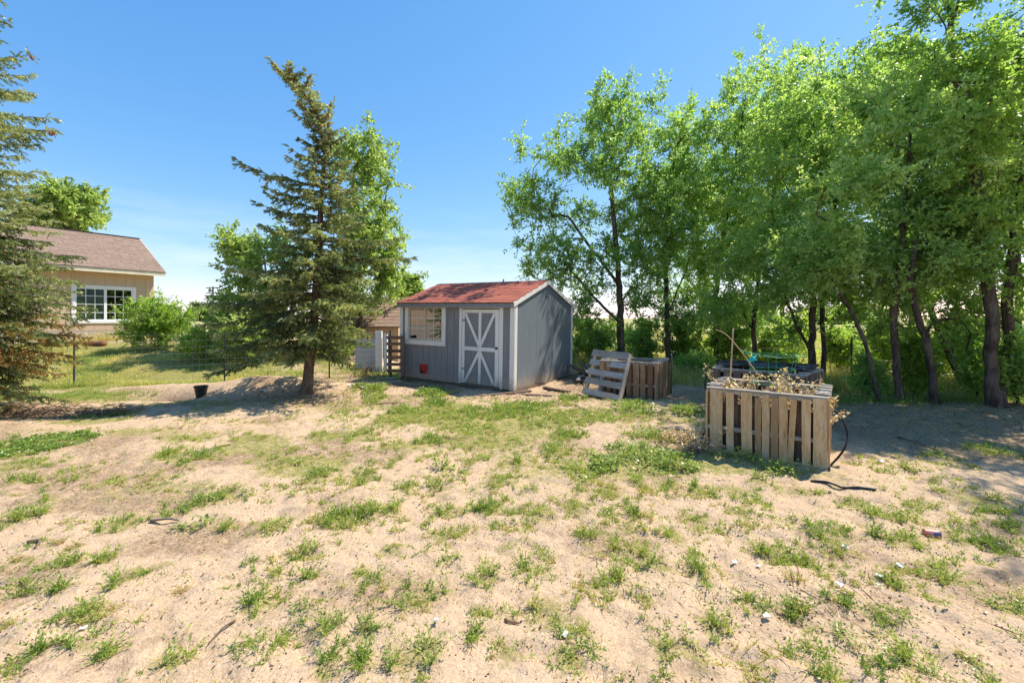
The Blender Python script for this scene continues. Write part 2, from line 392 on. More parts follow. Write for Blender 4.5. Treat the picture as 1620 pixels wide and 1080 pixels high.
class MB:
    def __init__(s): s.v = []; s.f = []
    def add(s, vs_, fs):
        b = len(s.v); s.v += [tuple(p) for p in vs_]; s.f += [tuple(i + b for i in f) for f in fs]; return s
    def box(s, x0, x1, y0, y1, z0, z1):
        return s.add([(x0, y0, z0), (x1, y0, z0), (x1, y1, z0), (x0, y1, z0), (x0, y0, z1), (x1, y0, z1), (x1, y1, z1), (x0, y1, z1)],
                     [(0, 3, 2, 1), (4, 5, 6, 7), (0, 1, 5, 4), (1, 2, 6, 5), (2, 3, 7, 6), (3, 0, 4, 7)])
    def bar(s, a, b, wd, th, up=(0, 0, 1)):
        a = Vector(a); b = Vector(b); d = (b - a).normalized(); up = Vector(up)
        x = d.cross(up)
        if x.length < 1e-4: x = d.cross(Vector((1, 0, 0)))
        x.normalize(); y = x.cross(d).normalized(); P = []
        for q in (a, b):
            for sx, sy in ((-1, -1), (1, -1), (1, 1), (-1, 1)): P.append(q + x * sx * wd / 2 + y * sy * th / 2)
        return s.add(P, [(0, 3, 2, 1), (4, 5, 6, 7), (0, 1, 5, 4), (1, 2, 6, 5), (2, 3, 7, 6), (3, 0, 4, 7)])
    def tube(s, pts, r, n=6, caps=True):
        pts = [Vector(p) for p in pts]; rs = r if isinstance(r, (list, tuple)) else [r] * len(pts)
        b = len(s.v); ref = Vector((.3, .2, 1)).normalized(); prev = None
        for i, p in enumerate(pts):
            d = (pts[min(i + 1, len(pts) - 1)] - pts[max(i - 1, 0)])
            d = d.normalized() if d.length > 1e-9 else Vector((0, 0, 1))
            x = (prev - d * prev.dot(d)) if prev else d.cross(ref)
            if x.length < 1e-5: x = d.cross(Vector((1, 0, 0)))
            x.normalize(); prev = x; y = d.cross(x)
            for k in range(n):
                t = 2 * math.pi * k / n; s.v.append(tuple(p + (x * math.cos(t) + y * math.sin(t)) * rs[i]))
        for i in range(len(pts) - 1):
            for k in range(n):
                k2 = (k + 1) % n; s.f.append((b + i * n + k, b + i * n + k2, b + (i + 1) * n + k2, b + (i + 1) * n + k))
        if caps:
            s.f.append(tuple(b + k for k in range(n))[::-1]); s.f.append(tuple(b + (len(pts) - 1) * n + k for k in range(n)))
        return s
    def build(s, name, mat, parent=None, loc=(0, 0, 0), smooth=False, bevel=0):
        me = bpy.data.meshes.new(name); me.from_pydata(s.v, [], s.f); me.update(); me.materials.append(mat)
        if smooth: me.polygons.foreach_set('use_smooth', [True] * len(me.polygons))
        o = link(name, me, parent, loc)
        if bevel:
            b = o.modifiers.new('bevel', 'BEVEL'); b.width = bevel; b.segments = 1
        return o

# unit planks (x width, y thickness, z length), slightly worn and bowed, shared
def make_plank_mesh(seed):
    r = random.Random(seed); V = []; Fc = []; n = 4
    bx = r.uniform(-.05, .05); by = r.uniform(-.25, .25)
    for i in range(n + 1):
        z = -.5 + i / n; o = math.sin(math.pi * i / n)
        for (sx, sy) in ((-1, -1), (1, -1), (1, 1), (-1, 1)):
            wx = .5 + r.uniform(-.035, .02)
            V.append((sx * wx + bx * o, sy * .5 + by * o, z + (r.uniform(-.008, .008) if i in (0, n) else 0)))
    for i in range(n):
        for k in range(4):
            k2 = (k + 1) % 4; Fc.append((i * 4 + k, i * 4 + k2, i * 4 + 4 + k2, i * 4 + 4 + k))
    Fc.append((3, 2, 1, 0)); Fc.append((n * 4, n * 4 + 1, n * 4 + 2, n * 4 + 3))
    me = bpy.data.meshes.new('plank'); me.from_pydata(V, [], Fc); me.update(); return me
PL = {}
def plank(parent, c, zdir, xdir, L, wd, th, mat, name='plank'):
    key = (mat, R.randrange(5))
    if key not in PL:
        me = make_plank_mesh(hash(key[1]) + 5); me.materials.append(M[mat]); PL[key] = me
    o = bpy.data.objects.new(name, PL[key]); C.objects.link(o); o.parent = parent
    z = Vector(zdir).normalized(); x = Vector(xdir); x = (x - z * x.dot(z)).normalized(); y = z.cross(x)
    m = Matrix((x, y, z)).transposed().to_4x4(); m.translation = Vector(c)
    o.matrix_local = m @ Matrix.Diagonal((wd, th, L, 1)); return o

# ------------------------------------------------------------------ ground plants patches (from the photograph, turned to places on the ground)
PATCH = [  # u, v, ru, rv, kind, density
(60,700,68,22,'c',1.5),(37,758,25,10,'g',1),(82,790,14,8,'g',1),(28,820,34,16,'g',1.4),(120,758,12,5,'g',.8),(175,762,30,14,'y',.8),
(262,718,26,12,'g',1),(318,722,35,14,'g',1.1),(432,722,42,20,'y',.8),(350,787,33,16,'g',1.3),(285,806,30,12,'g',1.1),(196,832,30,18,'g',1.2),
(308,838,13,10,'b',1),(362,836,16,8,'g',.5),(428,832,30,20,'y',1.2),(478,876,28,14,'g',1.2),(505,755,25,15,'g',.9),(530,820,25,20,'g',1.2),
(204,917,22,20,'g',1),(265,897,14,9,'g',.9),(285,937,12,5,'d',1.3),(86,860,20,8,'d',1),(122,866,18,7,'d',1),(28,884,20,6,'d',.8),
(106,897,18,10,'g',.8),(98,933,18,10,'g',.8),(33,944,18,10,'g',1),(134,974,32,20,'g',1),(16,990,18,9,'d',1),(134,1023,25,14,'g',1.2),
(167,1035,14,12,'g',1),(53,1035,25,22,'g',1),(265,1047,34,24,'g',1.4),(412,958,45,22,'g',1.1),(510,995,30,20,'g',1.1),(513,1055,28,22,'g',1),
(167,890,14,8,'g',.5),(485,913,15,6,'g',.4),(565,689,22,14,'g',.9),(581,754,20,14,'g',1.1),(622,730,12,10,'g',.8),(560,820,28,18,'g',1.6),
(600,803,30,14,'g',1.2),(683,693,24,9,'g',1.3),(768,717,20,10,'g',.8),(821,728,12,9,'g',1),(789,760,25,14,'y',1.3),(703,738,10,5,'b',1),
(736,742,14,7,'g',1),(691,770,15,10,'g',.8),(640,772,12,8,'g',.8),(768,799,27,18,'g',1.5),(703,807,20,9,'g',.8),(707,844,42,18,'y',.9),
(621,868,22,16,'y',.7),(850,811,37,21,'y',1.1),(907,803,28,18,'y',1),(927,852,18,16,'g',1.3),(1000,811,16,14,'g',.9),(968,815,16,10,'y',.8),
(988,836,18,10,'y',.8),(1013,868,25,14,'g',.9),(1066,848,26,20,'g',1.2),(1050,897,25,14,'g',.9),(1050,766,18,10,'g',1),(1005,762,20,10,'g',.9),
(882,713,28,12,'g',1),(890,687,35,10,'g',1.2),(923,742,30,14,'b',.9),(1009,722,55,22,'b',1.0),(1065,730,32,18,'b',.9),(948,730,25,15,'b',1.2),
(772,917,25,18,'g',1.2),(829,901,13,11,'g',1),(947,925,18,20,'g',1),(980,915,11,12,'g',1.2),(670,945,42,24,'g',1.4),(764,966,20,11,'y',1.2),
(866,970,38,38,'g',1),(915,995,25,30,'y',.8),(746,1001,16,12,'g',1),(577,999,26,18,'g',1.2),(658,1040,48,34,'g',1.1),(573,1052,20,16,'g',1),
(805,1031,30,22,'y',.9),(899,1044,35,30,'y',1.1),(972,864,15,10,'g',1),(803,809,10,8,'g',.9),(573,909,16,12,'y',.8),(801,864,22,10,'d',.6),
(1053,1019,28,22,'y',.7),(1113,776,24,12,'g',.9),(1165,810,22,14,'g',1),(1198,761,22,8,'g',1.1),(1224,743,22,9,'b',1),(1402,750,10,7,'g',1),
(1437,745,10,8,'g',1),(1487,721,25,8,'g',.8),(1395,810,33,14,'g',1.1),(1450,795,28,12,'y',.9),(1506,787,20,12,'g',1.1),(1550,795,50,22,'g',1),
(1595,835,22,12,'g',1),(1317,843,38,18,'g',1),(1391,847,18,15,'g',1),(1443,854,25,14,'g',1),(1532,850,42,16,'g',1),(1590,868,20,9,'g',1),
(1224,869,38,20,'g',1.6),(1276,884,18,10,'g',1),(1106,902,24,22,'g',1),(1476,891,40,15,'g',1),(1517,913,35,14,'g',.9),(1598,954,34,12,'g',1.1),
(1413,910,20,13,'g',1.2),(1317,943,26,16,'g',1),(1191,950,22,18,'g',1.1),(1265,961,25,8,'g',.8),(1124,984,28,26,'g',1.2),(1476,940,12,16,'y',.7),
(1332,1002,12,10,'b',.7),(1384,998,14,12,'b',.7),(1384,1043,22,18,'g',.9),(1439,1043,14,14,'g',.8),(1302,1061,20,12,'g',1),(1102,1035,28,30,'y',.8),
(1565,1069,16,8,'b',.8),(1532,1039,16,10,'y',.6),(1476,1061,8,8,'b',.8),(1569,710,45,12,'g',.8),
(700,655,60,13,'y',1.2),(790,650,60,12,'g',1.1),(880,662,65,14,'y',1.2),(620,668,36,10,'y',1),(740,675,50,12,'y',1),(1000,646,34,9,'b',.9),(1090,650,30,8,'b',.8),
(684,622,24,8,'b',1.3),(592,616,16,7,'b',1.1),(596,630,14,7,'g',1.2),(566,612,14,5,'g',.8),(690,640,26,9,'g',1),(835,644,40,8,'g',1.1),(950,660,30,10,'y',1),
(640,650,25,8,'g',.9),(905,632,25,6,'g',.8),(1150,715,22,7,'b',1.2),(1180,728,26,6,'b',.9),(1255,745,30,6,'b',.6),
(1020,690,40,10,'g',.5),(1170,775,35,10,'y',.8),(1270,775,35,8,'y',.9),(1350,790,30,8,'y',.7),(760,700,70,10,'y',.7),(640,705,50,10,'y',.5),
(950,780,50,12,'y',.6),(300,690,50,10,'y',.5),(400,690,50,8,'y',.5),(520,690,40,10,'y',.6),(480,730,40,10,'y',.5),(1100,820,40,14,'y',.6),
(1040,690,28,6,'b',.5),(160,655,40,6,'c',.7),(330,607,14,5,'g',.8),
]
def pw(p):
    x, y = G(p[0], p[1]); h = EYE
    return x, y, max(p[2] * y / F, .04), max(p[3] * y * y / (h * F), .04)
PW = [pw(p) for p in PATCH]

# ------------------------------------------------------------------ ground sheet
def axis(lo, hi, fine0, fine1, step, grow=1.12):
    a = list(np.arange(fine0, fine1, step)); s = step; p = fine1
    out = []; 
    while p < hi: out.append(p); s *= grow; p += s
    out.append(hi)
    s = step; p = fine0; lefts = []
    while True:
        s *= grow; p -= s
        if p <= lo: lefts.append(lo); break
        lefts.append(p)
    return np.array(lefts[::-1] + a + out)
def yaxis():
    ys = [1.2]; 
    while ys[-1] < 11.5: ys.append(ys[-1] + max(.020, .0065 * ys[-1]))
    s = .07
    while ys[-1] < 1400: s *= 1.10; ys.append(ys[-1] + s)
    s = .03; b = [1.2]
    while b[-1] > -60: s *= 1.2; b.append(b[-1] - s)
    return np.array(b[::-1][:-1] + ys)
gx = axis(-1200, 1200, -8.6, 9.0, .043); gy = yaxis()
X, Y = np.meshgrid(gx, gy); Z = H(X, Y)
rfp = np.random.default_rng(31)
for _k in range(34):      # tracks of shoe prints crossing the loose sand
    px_, py_ = rfp.uniform(-5, 6), rfp.uniform(1.6, 7.6); an = rfp.uniform(0, 6.28)
    for _j in range(5):
        qx, qy = px_ + math.cos(an) * .62 * _j - math.sin(an) * .10 * (-1) ** _j, py_ + math.sin(an) * .62 * _j + math.cos(an) * .10 * (-1) ** _j; aa = an + rfp.normal() * .15
        i0, i1 = np.searchsorted(gx, [qx - .35, qx + .35]); j0, j1 = np.searchsorted(gy, [qy - .35, qy + .35])
        if i1 <= i0 or j1 <= j0: continue
        dx = X[j0:j1, i0:i1] - qx; dy = Y[j0:j1, i0:i1] - qy; lx = dx * math.cos(aa) + dy * math.sin(aa); ly = -dx * math.sin(aa) + dy * math.cos(aa)
        e = (lx / .155) ** 2 + (ly / .062) ** 2; Z[j0:j1, i0:i1] += -.016 * np.exp(-e ** 2) + .007 * np.exp(-((e - 1.9) / .8) ** 2)
nx_, ny_ = len(gx), len(gy)
idx = np.arange(nx_ * ny_).reshape(ny_, nx_)
Fq = np.stack([idx[:-1, :-1], idx[:-1, 1:], idx[1:, 1:], idx[1:, :-1]], -1).reshape(-1, 4)
me = np_mesh('ground', np.stack([X, Y, Z], -1), Fq, M['ground'], smooth=True)
cov = np.zeros((ny_ * nx_, 4), np.float32); xf, yf = X.ravel(), Y.ravel()
soil = np.zeros_like(xf); green = np.zeros_like(xf)
for (u, v, ru, rv, k, d), (cx, cy, rx, ry) in zip(PATCH, PW):
    sel = (np.abs(xf - cx) < rx * 3) & (np.abs(yf - cy) < ry * 3)
    g = gauss(xf[sel], yf[sel], cx, cy, rx * 1.15, ry * 1.15)
    green[sel] = np.maximum(green[sel], g * (.40 if cy < 5 else .48) * (1.2 if k == 'c' else 1))
    soil[sel] = np.maximum(soil[sel], g * .42)
for (cx, cy, rx, ry, a) in ((-4.2, 8.6, 1.6, .8, .45), (-2.6, 10.2, 1.7, .8, .55), (0, 8.9, 1.8, .6, .30), (1.9, 9.9, .8, 2.0, .6), (8.5, 7.0, 5, 1.2, .5),
                            (5.5, 6.2, 2.5, 2.0, .28), (-9.3, 7.3, 3, .5, .7), (2.2, 5.6, .6, .9, .5), (2.6, 10.5, 2.5, 1.6, .45), (.9, 3.0, .6, .25, .25), (-7.2, 8.95, .6, .25, .8),
                            (1.75, 2.35, .8, .25, .35), (-4.2, 11.8, 2, 1, .4), (-1.0, 7.3, 2.5, .8, .2), (-11, 14.5, 4, .3, .3)):
    soil = np.maximum(soil, a * gauss(xf, yf, cx, cy, rx, ry))
soil = np.maximum(soil, .38 * sstep(.48, .82, vnoise(xf * 1.3, yf * 1.6, 211)) * sstep(1.0, 3.0, yf) + .12 * vnoise(xf * 4, yf * 4, 212))
belt = gauss(xf, yf, .2, 7.2, 2.8, .85) * .46; green = np.maximum(green, belt)
green = np.maximum(green, .42 * sstep(.45, .75, vnoise(xf * .9 + 3, yf * 1.3, 213)) * sstep(3.0, 4.6, yf) * sstep(9, 8, yf) * sstep(4.5, 2.5, xf))
soil = np.maximum(soil, .58 * sstep(3.2, 5.2, xf) * sstep(4.0, 5.4, yf + .25 * (xf - 5)))  # brown litter under the elms, coloured stronger to warm their shade
lawn = sstep(-5.0, -7.0, xf + (yf - 10) * .15) * sstep(9.3, 10.3, yf + .5 * fbm(xf, yf, 5)) * sstep(17, 14.0, yf) * .58
lawn = np.maximum(lawn, sstep(-7.8, -8.6, xf) * gauss(xf, yf, -9, 8.9, 9, .8) * .5)
lawn = np.maximum(lawn, gauss(xf, yf, -3.6, 12.5, 2.2, 1.0) * .45)
green = np.maximum(green, lawn)
meadow = sstep(8.3, 9.6, yf - .30 * np.clip(9 - xf, -3, 9)) * sstep(2, 3.5, xf) + sstep(14, 18, yf) + sstep(60, 30, np.abs(yf) * 0 + 45) * sstep(14, 20, np.abs(xf))
cov[:, 0] = soil; cov[:, 1] = green; cov[:, 2] = np.clip(meadow, 0, 1) * .62; cov[:, 3] = 1
ca = me.color_attributes.new('cov', 'FLOAT_COLOR', 'POINT'); ca.data.foreach_set('color', cov.ravel())
tag(link('ground', me), 'pale sandy yard with scuffed soil and weeds', kind='structure')

# ------------------------------------------------------------------ foliage geometry
def unit(v): return v / np.maximum(np.linalg.norm(v, axis=-1, keepdims=True), 1e-9)

def leaf_arrays(P, axis_, nrm, L, Wd, fold=.25):
    """rhombic leaves: base, side, tip, side"""
    axis_ = unit(axis_); side = unit(np.cross(axis_, nrm)); n2 = np.cross(side, axis_)
    L = np.asarray(L).reshape(-1, 1); Wd = np.asarray(Wd).reshape(-1, 1)
    b = P; t = P + axis_ * L; m = P + axis_ * L * .45
    l = m + side * Wd * .5 + n2 * Wd * fold; r = m - side * Wd * .5 + n2 * Wd * fold
    V = np.stack([b, l, t, r], 1).reshape(-1, 3)
    Fc = np.arange(len(P) * 4).reshape(-1, 4); return V, Fc

def ell(u, v, D, ru, rv, rd): 
    c = W(u, v, D); return (np.array(c), np.array([ru * D / F, rd, rv * D / F]))

def sample_crown(ells, n, rg, gap=.42, seed=0):
    vols = np.array([np.prod(e[1]) ** .8 for e in ells]); vols = vols / vols.sum(); out = []
    for e, w in zip(ells, vols):
        k = max(6, int(n * w)); got = []
        tries = 0
        while len(got) < k and tries < 60:
            tries += 1
            d = unit(rg.normal(size=(k, 3))); r = rg.random((k, 1)) ** .42
            p = e[0] + d * r * e[1] * (1 + .18 * rg.normal(size=(k, 1)) * (r > .8))
            q = vnoise(p[:, 0] * 1.1 + p[:, 1] * .7, p[:, 2] * 1.1 - p[:, 1] * .6, 90 + seed) 
            got += list(p[q > gap * .9])
        out += got[:k]
    return np.array(out)

def grow(trunks, attr, rg):
    """trunks: list of polylines (world). returns node pos, parent, attractor node ids"""
    pos = []; par = []
    for ti, pl in enumerate(trunks):
        pl = [np.array(p, float) for p in pl]; 
        start = None
        if ti > 0:   # fork from nearest node
            dd = np.linalg.norm(np.array(pos) - pl[0], axis=1); start = int(dd.argmin())
        prev = start if start is not None else -1
        for i in range(len(pl) - 1):
            seg = np.linalg.norm(pl[i + 1] - pl[i]); n = max(1, int(seg / .22))
            for k in range(n):
                if i == 0 and k == 0 and start is not None: continue
                wob = rg.normal(size=3) * .012; 
                pos.append(pl[i] + (pl[i + 1] - pl[i]) * k / n + wob); par.append(prev); prev = len(pos) - 1
        pos.append(pl[-1]); par.append(prev)
    pos = [np.array(p) for p in pos]
    P = np.array(pos); cap = len(P) + len(attr) * 6 + 10
    buf = np.zeros((cap, 3)); buf[:len(P)] = P; n = len(P); ntr = n
    zmin = P[0][2] + .22 * (P[:, 2].max() - P[0][2])
    dist = np.array([np.linalg.norm(P - a, axis=1).min() for a in attr]); order = dist.argsort(); tips = []
    for ai in order:
        a = attr[ai]; Q = buf[:n]; d = np.linalg.norm(Q - a, axis=1); hd = np.linalg.norm((Q - a)[:, :2], axis=1)
        cost = d + .9 * np.clip(Q[:, 2] - a[2] + .30 * hd, 0, None) + 3 * (Q[:, 2] < zmin)
        j = int(cost.argmin()); L = d[j]; k = int(np.clip(L / .22, 1, 5)); pj = par[j]
        dirp = unit(Q[j] - Q[pj]) if pj >= 0 else np.array([0, 0, 1.])
        s = Q[j].copy(); ctrl = s + dirp * L * .35 + np.array([0, 0, .10 * L]) + rg.normal(size=3) * .06 * L
        prev = j
        for q in range(1, k + 1):
            t = q / k; p = (1 - t) ** 2 * s + 2 * t * (1 - t) * ctrl + t * t * a
            buf[n] = p; par.append(prev); prev = n; n += 1
        tips.append(prev)
    return buf[:n], np.array(par), np.array(tips), ntr

def skeleton_mesh(name, P, par, tips, rbase, mat, rmin=.005, flare=1.5):
    n = len(P); cnt = np.zeros(n); cnt[tips] += 1
    cnt[:] = np.maximum(cnt, 0)
    for i in range(n - 1, 0, -1):
        if par[i] >= 0 and par[i] < i: cnt[par[i]] += max(cnt[i], .3)
    rad = np.maximum(rbase * (cnt / cnt[0]) ** .55, rmin)
    kids = [[] for _ in range(n)]
    for i in range(n):
        if par[i] >= 0: kids[par[i]].append(i)
    mb = MB(); starts = [(i, None) for i in range(n) if par[i] < 0]
    z0 = P[0][2]
    while starts:
        i, pr = starts.pop(); pts = []; rs = []
        if pr is not None: pts.append(P[pr]); rs.append(min(rad[pr], rad[i] * 1.25))
        while True:
            pts.append(P[i]); f = 1 + (flare - 1) * math.exp(-max(0, P[i][2] - z0) / .18) if pr is None else 1
            rs.append(float(rad[i] * f))
            if not kids[i]: break
            ks = sorted(kids[i], key=lambda q: -cnt[q])
            for q in ks[1:]: starts.append((q, i))
            i = ks[0]
        rs[-1] *= .5
        big = rs[min(1, len(rs) - 1)]
        if len(pts) > 1: mb.tube([Vector(p) for p in pts], [float(r) for r in rs], 10 if big > .05 else (6 if big > .02 else 3), caps=False)
    me = bpy.data.meshes.new(name); me.from_pydata(mb.v, [], mb.f); me.update(); me.materials.append(mat)
    me.polygons.foreach_set('use_smooth', [True] * len(me.polygons)); return me

def leafy(P, par, tips, rg, ntwig, nleaf, tl, ls, droop=.35, tmean=.5, sun_bias=True, lw=.5):
    """leaf quads on twigs round each tip"""
    T = np.repeat(tips, ntwig); pp = par[T]; a = P[T]; b = P[np.maximum(pp, 0)]
    s = rg.random((len(T), 1)); start = a + (b - a) * s * .9
    out = unit(a - b); d = unit(out * .6 + rg.normal(size=(len(T), 3)) * .75 + np.array([0, 0, .05]))
    Lt = tl * rg.uniform(.5, 1.25, (len(T), 1))
    k = (np.arange(nleaf) + .5) / nleaf
    t = k[None, :, None]
    pos = start[:, None, :] + d[:, None, :] * Lt[:, None, :] * t - np.array([0, 0, 1.]) * (droop * Lt[:, None, :] * t ** 2)
    tdir = unit(d[:, None, :] - np.array([0, 0, 2 * droop]) * t)
    n = len(T) * nleaf; pos = pos.reshape(-1, 3) + rg.normal(size=(n, 3)) * .012; tdir = np.repeat(tdir, 1, 1).reshape(-1, 3)
    side = unit(rg.normal(size=(n, 3))); ax = unit(tdir * .55 + side * .75 + np.array([0, 0, -.12]))
    nrm = unit(np.array([0, 0, 1.]) + rg.normal(size=(n, 3)) * .75)
    L = ls * rg.uniform(.65, 1.3, n); V, Fc = leaf_arrays(pos, ax, nrm, L, L * lw)
    base = np.repeat(rg.normal(size=len(tips)) * .13, ntwig * nleaf)
    tint = tmean + base + rg.normal(size=n) * .17
    return V, Fc, np.repeat(tint, 4)

NT = [0]
def tree(name, label, cat, trunks, ells, rbase, n, mat, group=None, ntwig=6, nleaf=13, tl=.42, ls=.075, gap=.42, tmean=.5,
         bark='bark', droop=.10, extra=None, lw=.56, flare=1.5, seed=None):
    n = int(n * 1.5); ntwig = ntwig + 1; nleaf = nleaf + 2; gap = gap * .8; tl = tl * .9; rbase = rbase * .8; gap = min(.55, gap * 1.15)
    NT[0] += 1; sd = seed or NT[0]; rg = np.random.default_rng(100 + sd)
    base = Vector(trunks[0][0]); root = empty(name, base); tag(root, label, cat, group)
    at = sample_crown(ells, n, rg, gap, sd); at = at[at[:, 2] > base.z + .25]
    P, par, tips, ntr = grow(trunks, at, rg)
    sk = skeleton_mesh('trunk', P, par, tips, rbase, M[bark], flare=flare); o = link('trunk', sk, root, -base)
    V, Fc, ti = leafy(P, par, tips, rg, ntwig, nleaf, tl, ls, droop, tmean, lw=lw)
    cm = np_mesh('crown', V, Fc, M[mat], ti); c = link('crown', cm, root, -base); c['kind'] = 'stuff'
    return root

def gz(x, y, dz=-.05): return Vector((x, y, Hs(x, y) + dz))
def trunk_at(u, D, pts):
    """trunk that starts on the ground below (u, D) and goes through photo points (u, v) at distances D"""
    x = (u - CX) * D / F; out = [gz(x, D)]
    for q in pts:
        d = q[2] if len(q) > 2 else D; out.append(W(q[0], q[1], d))
    return out

# ------------------------------------------------------------------ elms along the right side
G1 = 'elms along the right edge of the yard'
def E_(u, v, ru, rv, D, rd): return ell(u, v, D, ru, rv, rd)
tree('elm_tree', 'broad green elm just right of the grey shed, crown reaching left over its gable', 'tree',
     [trunk_at(983, 14, [(981, 500), (979, 430), (972, 360), (966, 290), (972, 200)]), [W(979, 450, 14), W(940, 400, 13.6), (W(905, 350, 13.4))],
      [W(980, 510, 14), W(940, 470, 13.8), W(905, 430, 13.6)]],
     [E_(985, 215, 78, 80, 14, 2.0), E_(890, 290, 95, 72, 13.6, 1.9), E_(870, 385, 60, 62, 13.5, 1.5), E_(1000, 340, 75, 105, 14, 1.9), E_(930, 430, 75, 50, 13.8, 1.6), E_(945, 175, 36, 30, 14, 1), E_(930, 500, 40, 40, 14.2, 1), E_(1020, 470, 45, 40, 14.3, 1.1), E_(830, 315, 38, 36, 13.3, 1)],
     .15, 330, 'elm', G1, ntwig=7, nleaf=13, ls=.085, tmean=.36, tl=.5)
tree('elm_tree', 'slim elm rising behind the left pallet bin and its leaning pallet', 'tree',
     [trunk_at(1057, 14.5, [(1055, 480), (1052, 400), (1058, 320), (1070, 230)]), [W(1055, 500, 14.5), W(1085, 430, 14.2), W(1100, 370, 14)]],
     [E_(1078, 265, 82, 100, 14.5, 1.9), E_(1060, 400, 76, 85, 14.5, 1.7), E_(1085, 495, 50, 34, 14.5, 1.2), E_(1100, 200, 45, 35, 14.5, 1.2)], .11, 230, 'elm', G1, ls=.09, tmean=.46, tl=.5)
tree('elm_tree', 'tall elm with yellow green top standing behind the wooden stake', 'tree',
     [trunk_at(1133, 15.5, [(1132, 480), (1140, 400), (1160, 280), (1180, 150)])],
     [E_(1190, 185, 72, 95, 15.5, 1.8), E_(1150, 330, 70, 110, 15.5, 1.9), E_(1140, 450, 55, 50, 15, 1.4), E_(1190, 490, 45, 40, 15, 1.2)], .11, 250, 'elm', G1, ls=.095, tmean=.55, tl=.52)
tree('elm_tree', 'elm with thin twin stems just behind the black covered bin', 'tree',
     [trunk_at(1196, 12.8, [(1192, 520), (1200, 430), (1225, 300), (1245, 180)]), [W(1193, 530, 12.8), W(1165, 470, 12.5), W(1150, 420, 12.3)]],
     [E_(1250, 210, 78, 120, 12.8, 1.7), E_(1190, 400, 75, 90, 12.8, 1.6), E_(1150, 490, 55, 34, 12.5, 1)], .085, 260, 'elm', G1, ls=.08, tmean=.52)
tree('elm_tree', 'forked elm right behind the near planter, its dark trunk splitting low', 'tree',
     [trunk_at(1284, 10.4, [(1284, 560), (1286, 500), (1287, 430), (1292, 340), (1296, 220)]), [W(1283, 556, 10.4), W(1262, 520, 10.3), W(1242, 470, 10.1), W(1222, 410, 10)]],
     [E_(1290, 250, 95, 150, 10.4, 1.7), E_(1245, 390, 75, 80, 10.2, 1.4), E_(1330, 420, 60, 70, 10.4, 1.2), E_(1235, 465, 55, 34, 10, 1), E_(1320, 490, 40, 40, 10.6, .9), E_(1262, 520, 30, 26, 10.8, .7)], .105, 280, 'elm', G1, ls=.078, tmean=.55)
tree('elm_tree', 'slender pale trunked elm between the forked elm and the field fence post', 'tree',
     [trunk_at(1303, 11.6, [(1302, 540), (1300, 460), (1320, 330), (1340, 180)])],
     [E_(1345, 185, 75, 100, 11.6, 1.6), E_(1335, 330, 65, 95, 11.6, 1.4)], .075, 230, 'elm', G1, ls=.075, tmean=.5)
tree('elm_tree', 'thin elm leaning far to the left beside the ridge of sand', 'tree',
     [trunk_at(1391, 8.0, [(1384, 605), (1376, 565), (1366, 535), (1350, 500), (1330, 465), (1300, 420)])],
     [E_(1290, 400, 60, 70, 8.2, 1.0), E_(1350, 370, 60, 60, 8.2, 1.0)], .045, 140, 'elm', G1, ls=.066, tmean=.58, tl=.34)
tree('elm_tree', 'upright elm with reddish trunk forking into a long left limb', 'tree',
     [trunk_at(1424, 7.95, [(1418, 590), (1416, 540), (1413, 500), (1420, 460), (1427, 400), (1432, 310), (1440, 200)]),
      [W(1415, 490, 7.95), W(1398, 455, 7.9), W(1370, 405, 7.8), W(1330, 365, 7.7), W(1290, 340, 7.6)]],
     [E_(1420, 235, 100, 110, 8.0, 1.5), E_(1360, 320, 85, 65, 7.8, 1.2), E_(1400, 140, 60, 50, 8, 1), E_(1470, 350, 60, 60, 8, 1), E_(1370, 455, 50, 26, 8.2, .7), E_(1440, 470, 45, 34, 8.4, .8), E_(1395, 520, 26, 30, 8.4, .5)], .074, 230, 'elm', G1, ls=.070, tmean=.62, tl=.36, gap=.55)
tree('elm_tree', 'dark trunked elm curving left, second trunk left of the thick double one', 'tree',
     [trunk_at(1482, 7.65, [(1478, 620), (1473, 575), (1464, 535), (1450, 495), (1440, 460), (1446, 380), (1470, 280)])],
     [E_(1490, 280, 80, 110, 7.7, 1.4), E_(1450, 430, 60, 45, 7.7, 1.0), E_(1530, 380, 55, 70, 7.7, 1.1), E_(1520, 490, 45, 45, 8.1, .8), E_(1550, 555, 30, 36, 8.0, .5)], .072, 190, 'elm', G1, ls=.070, tmean=.5, tl=.36, gap=.55)
tree('elm_tree', 'leaning elm with rough trunk slanting up left in the shade behind others', 'tree',
     [trunk_at(1532, 9.6, [(1515, 590), (1498, 550), (1480, 510), (1460, 450), (1440, 380)])],
     [E_(1440, 400, 60, 70, 9.6, 1.1), E_(1500, 420, 50, 60, 9.6, 1)], .075, 150, 'elm', G1, ls=.065, tmean=.5)
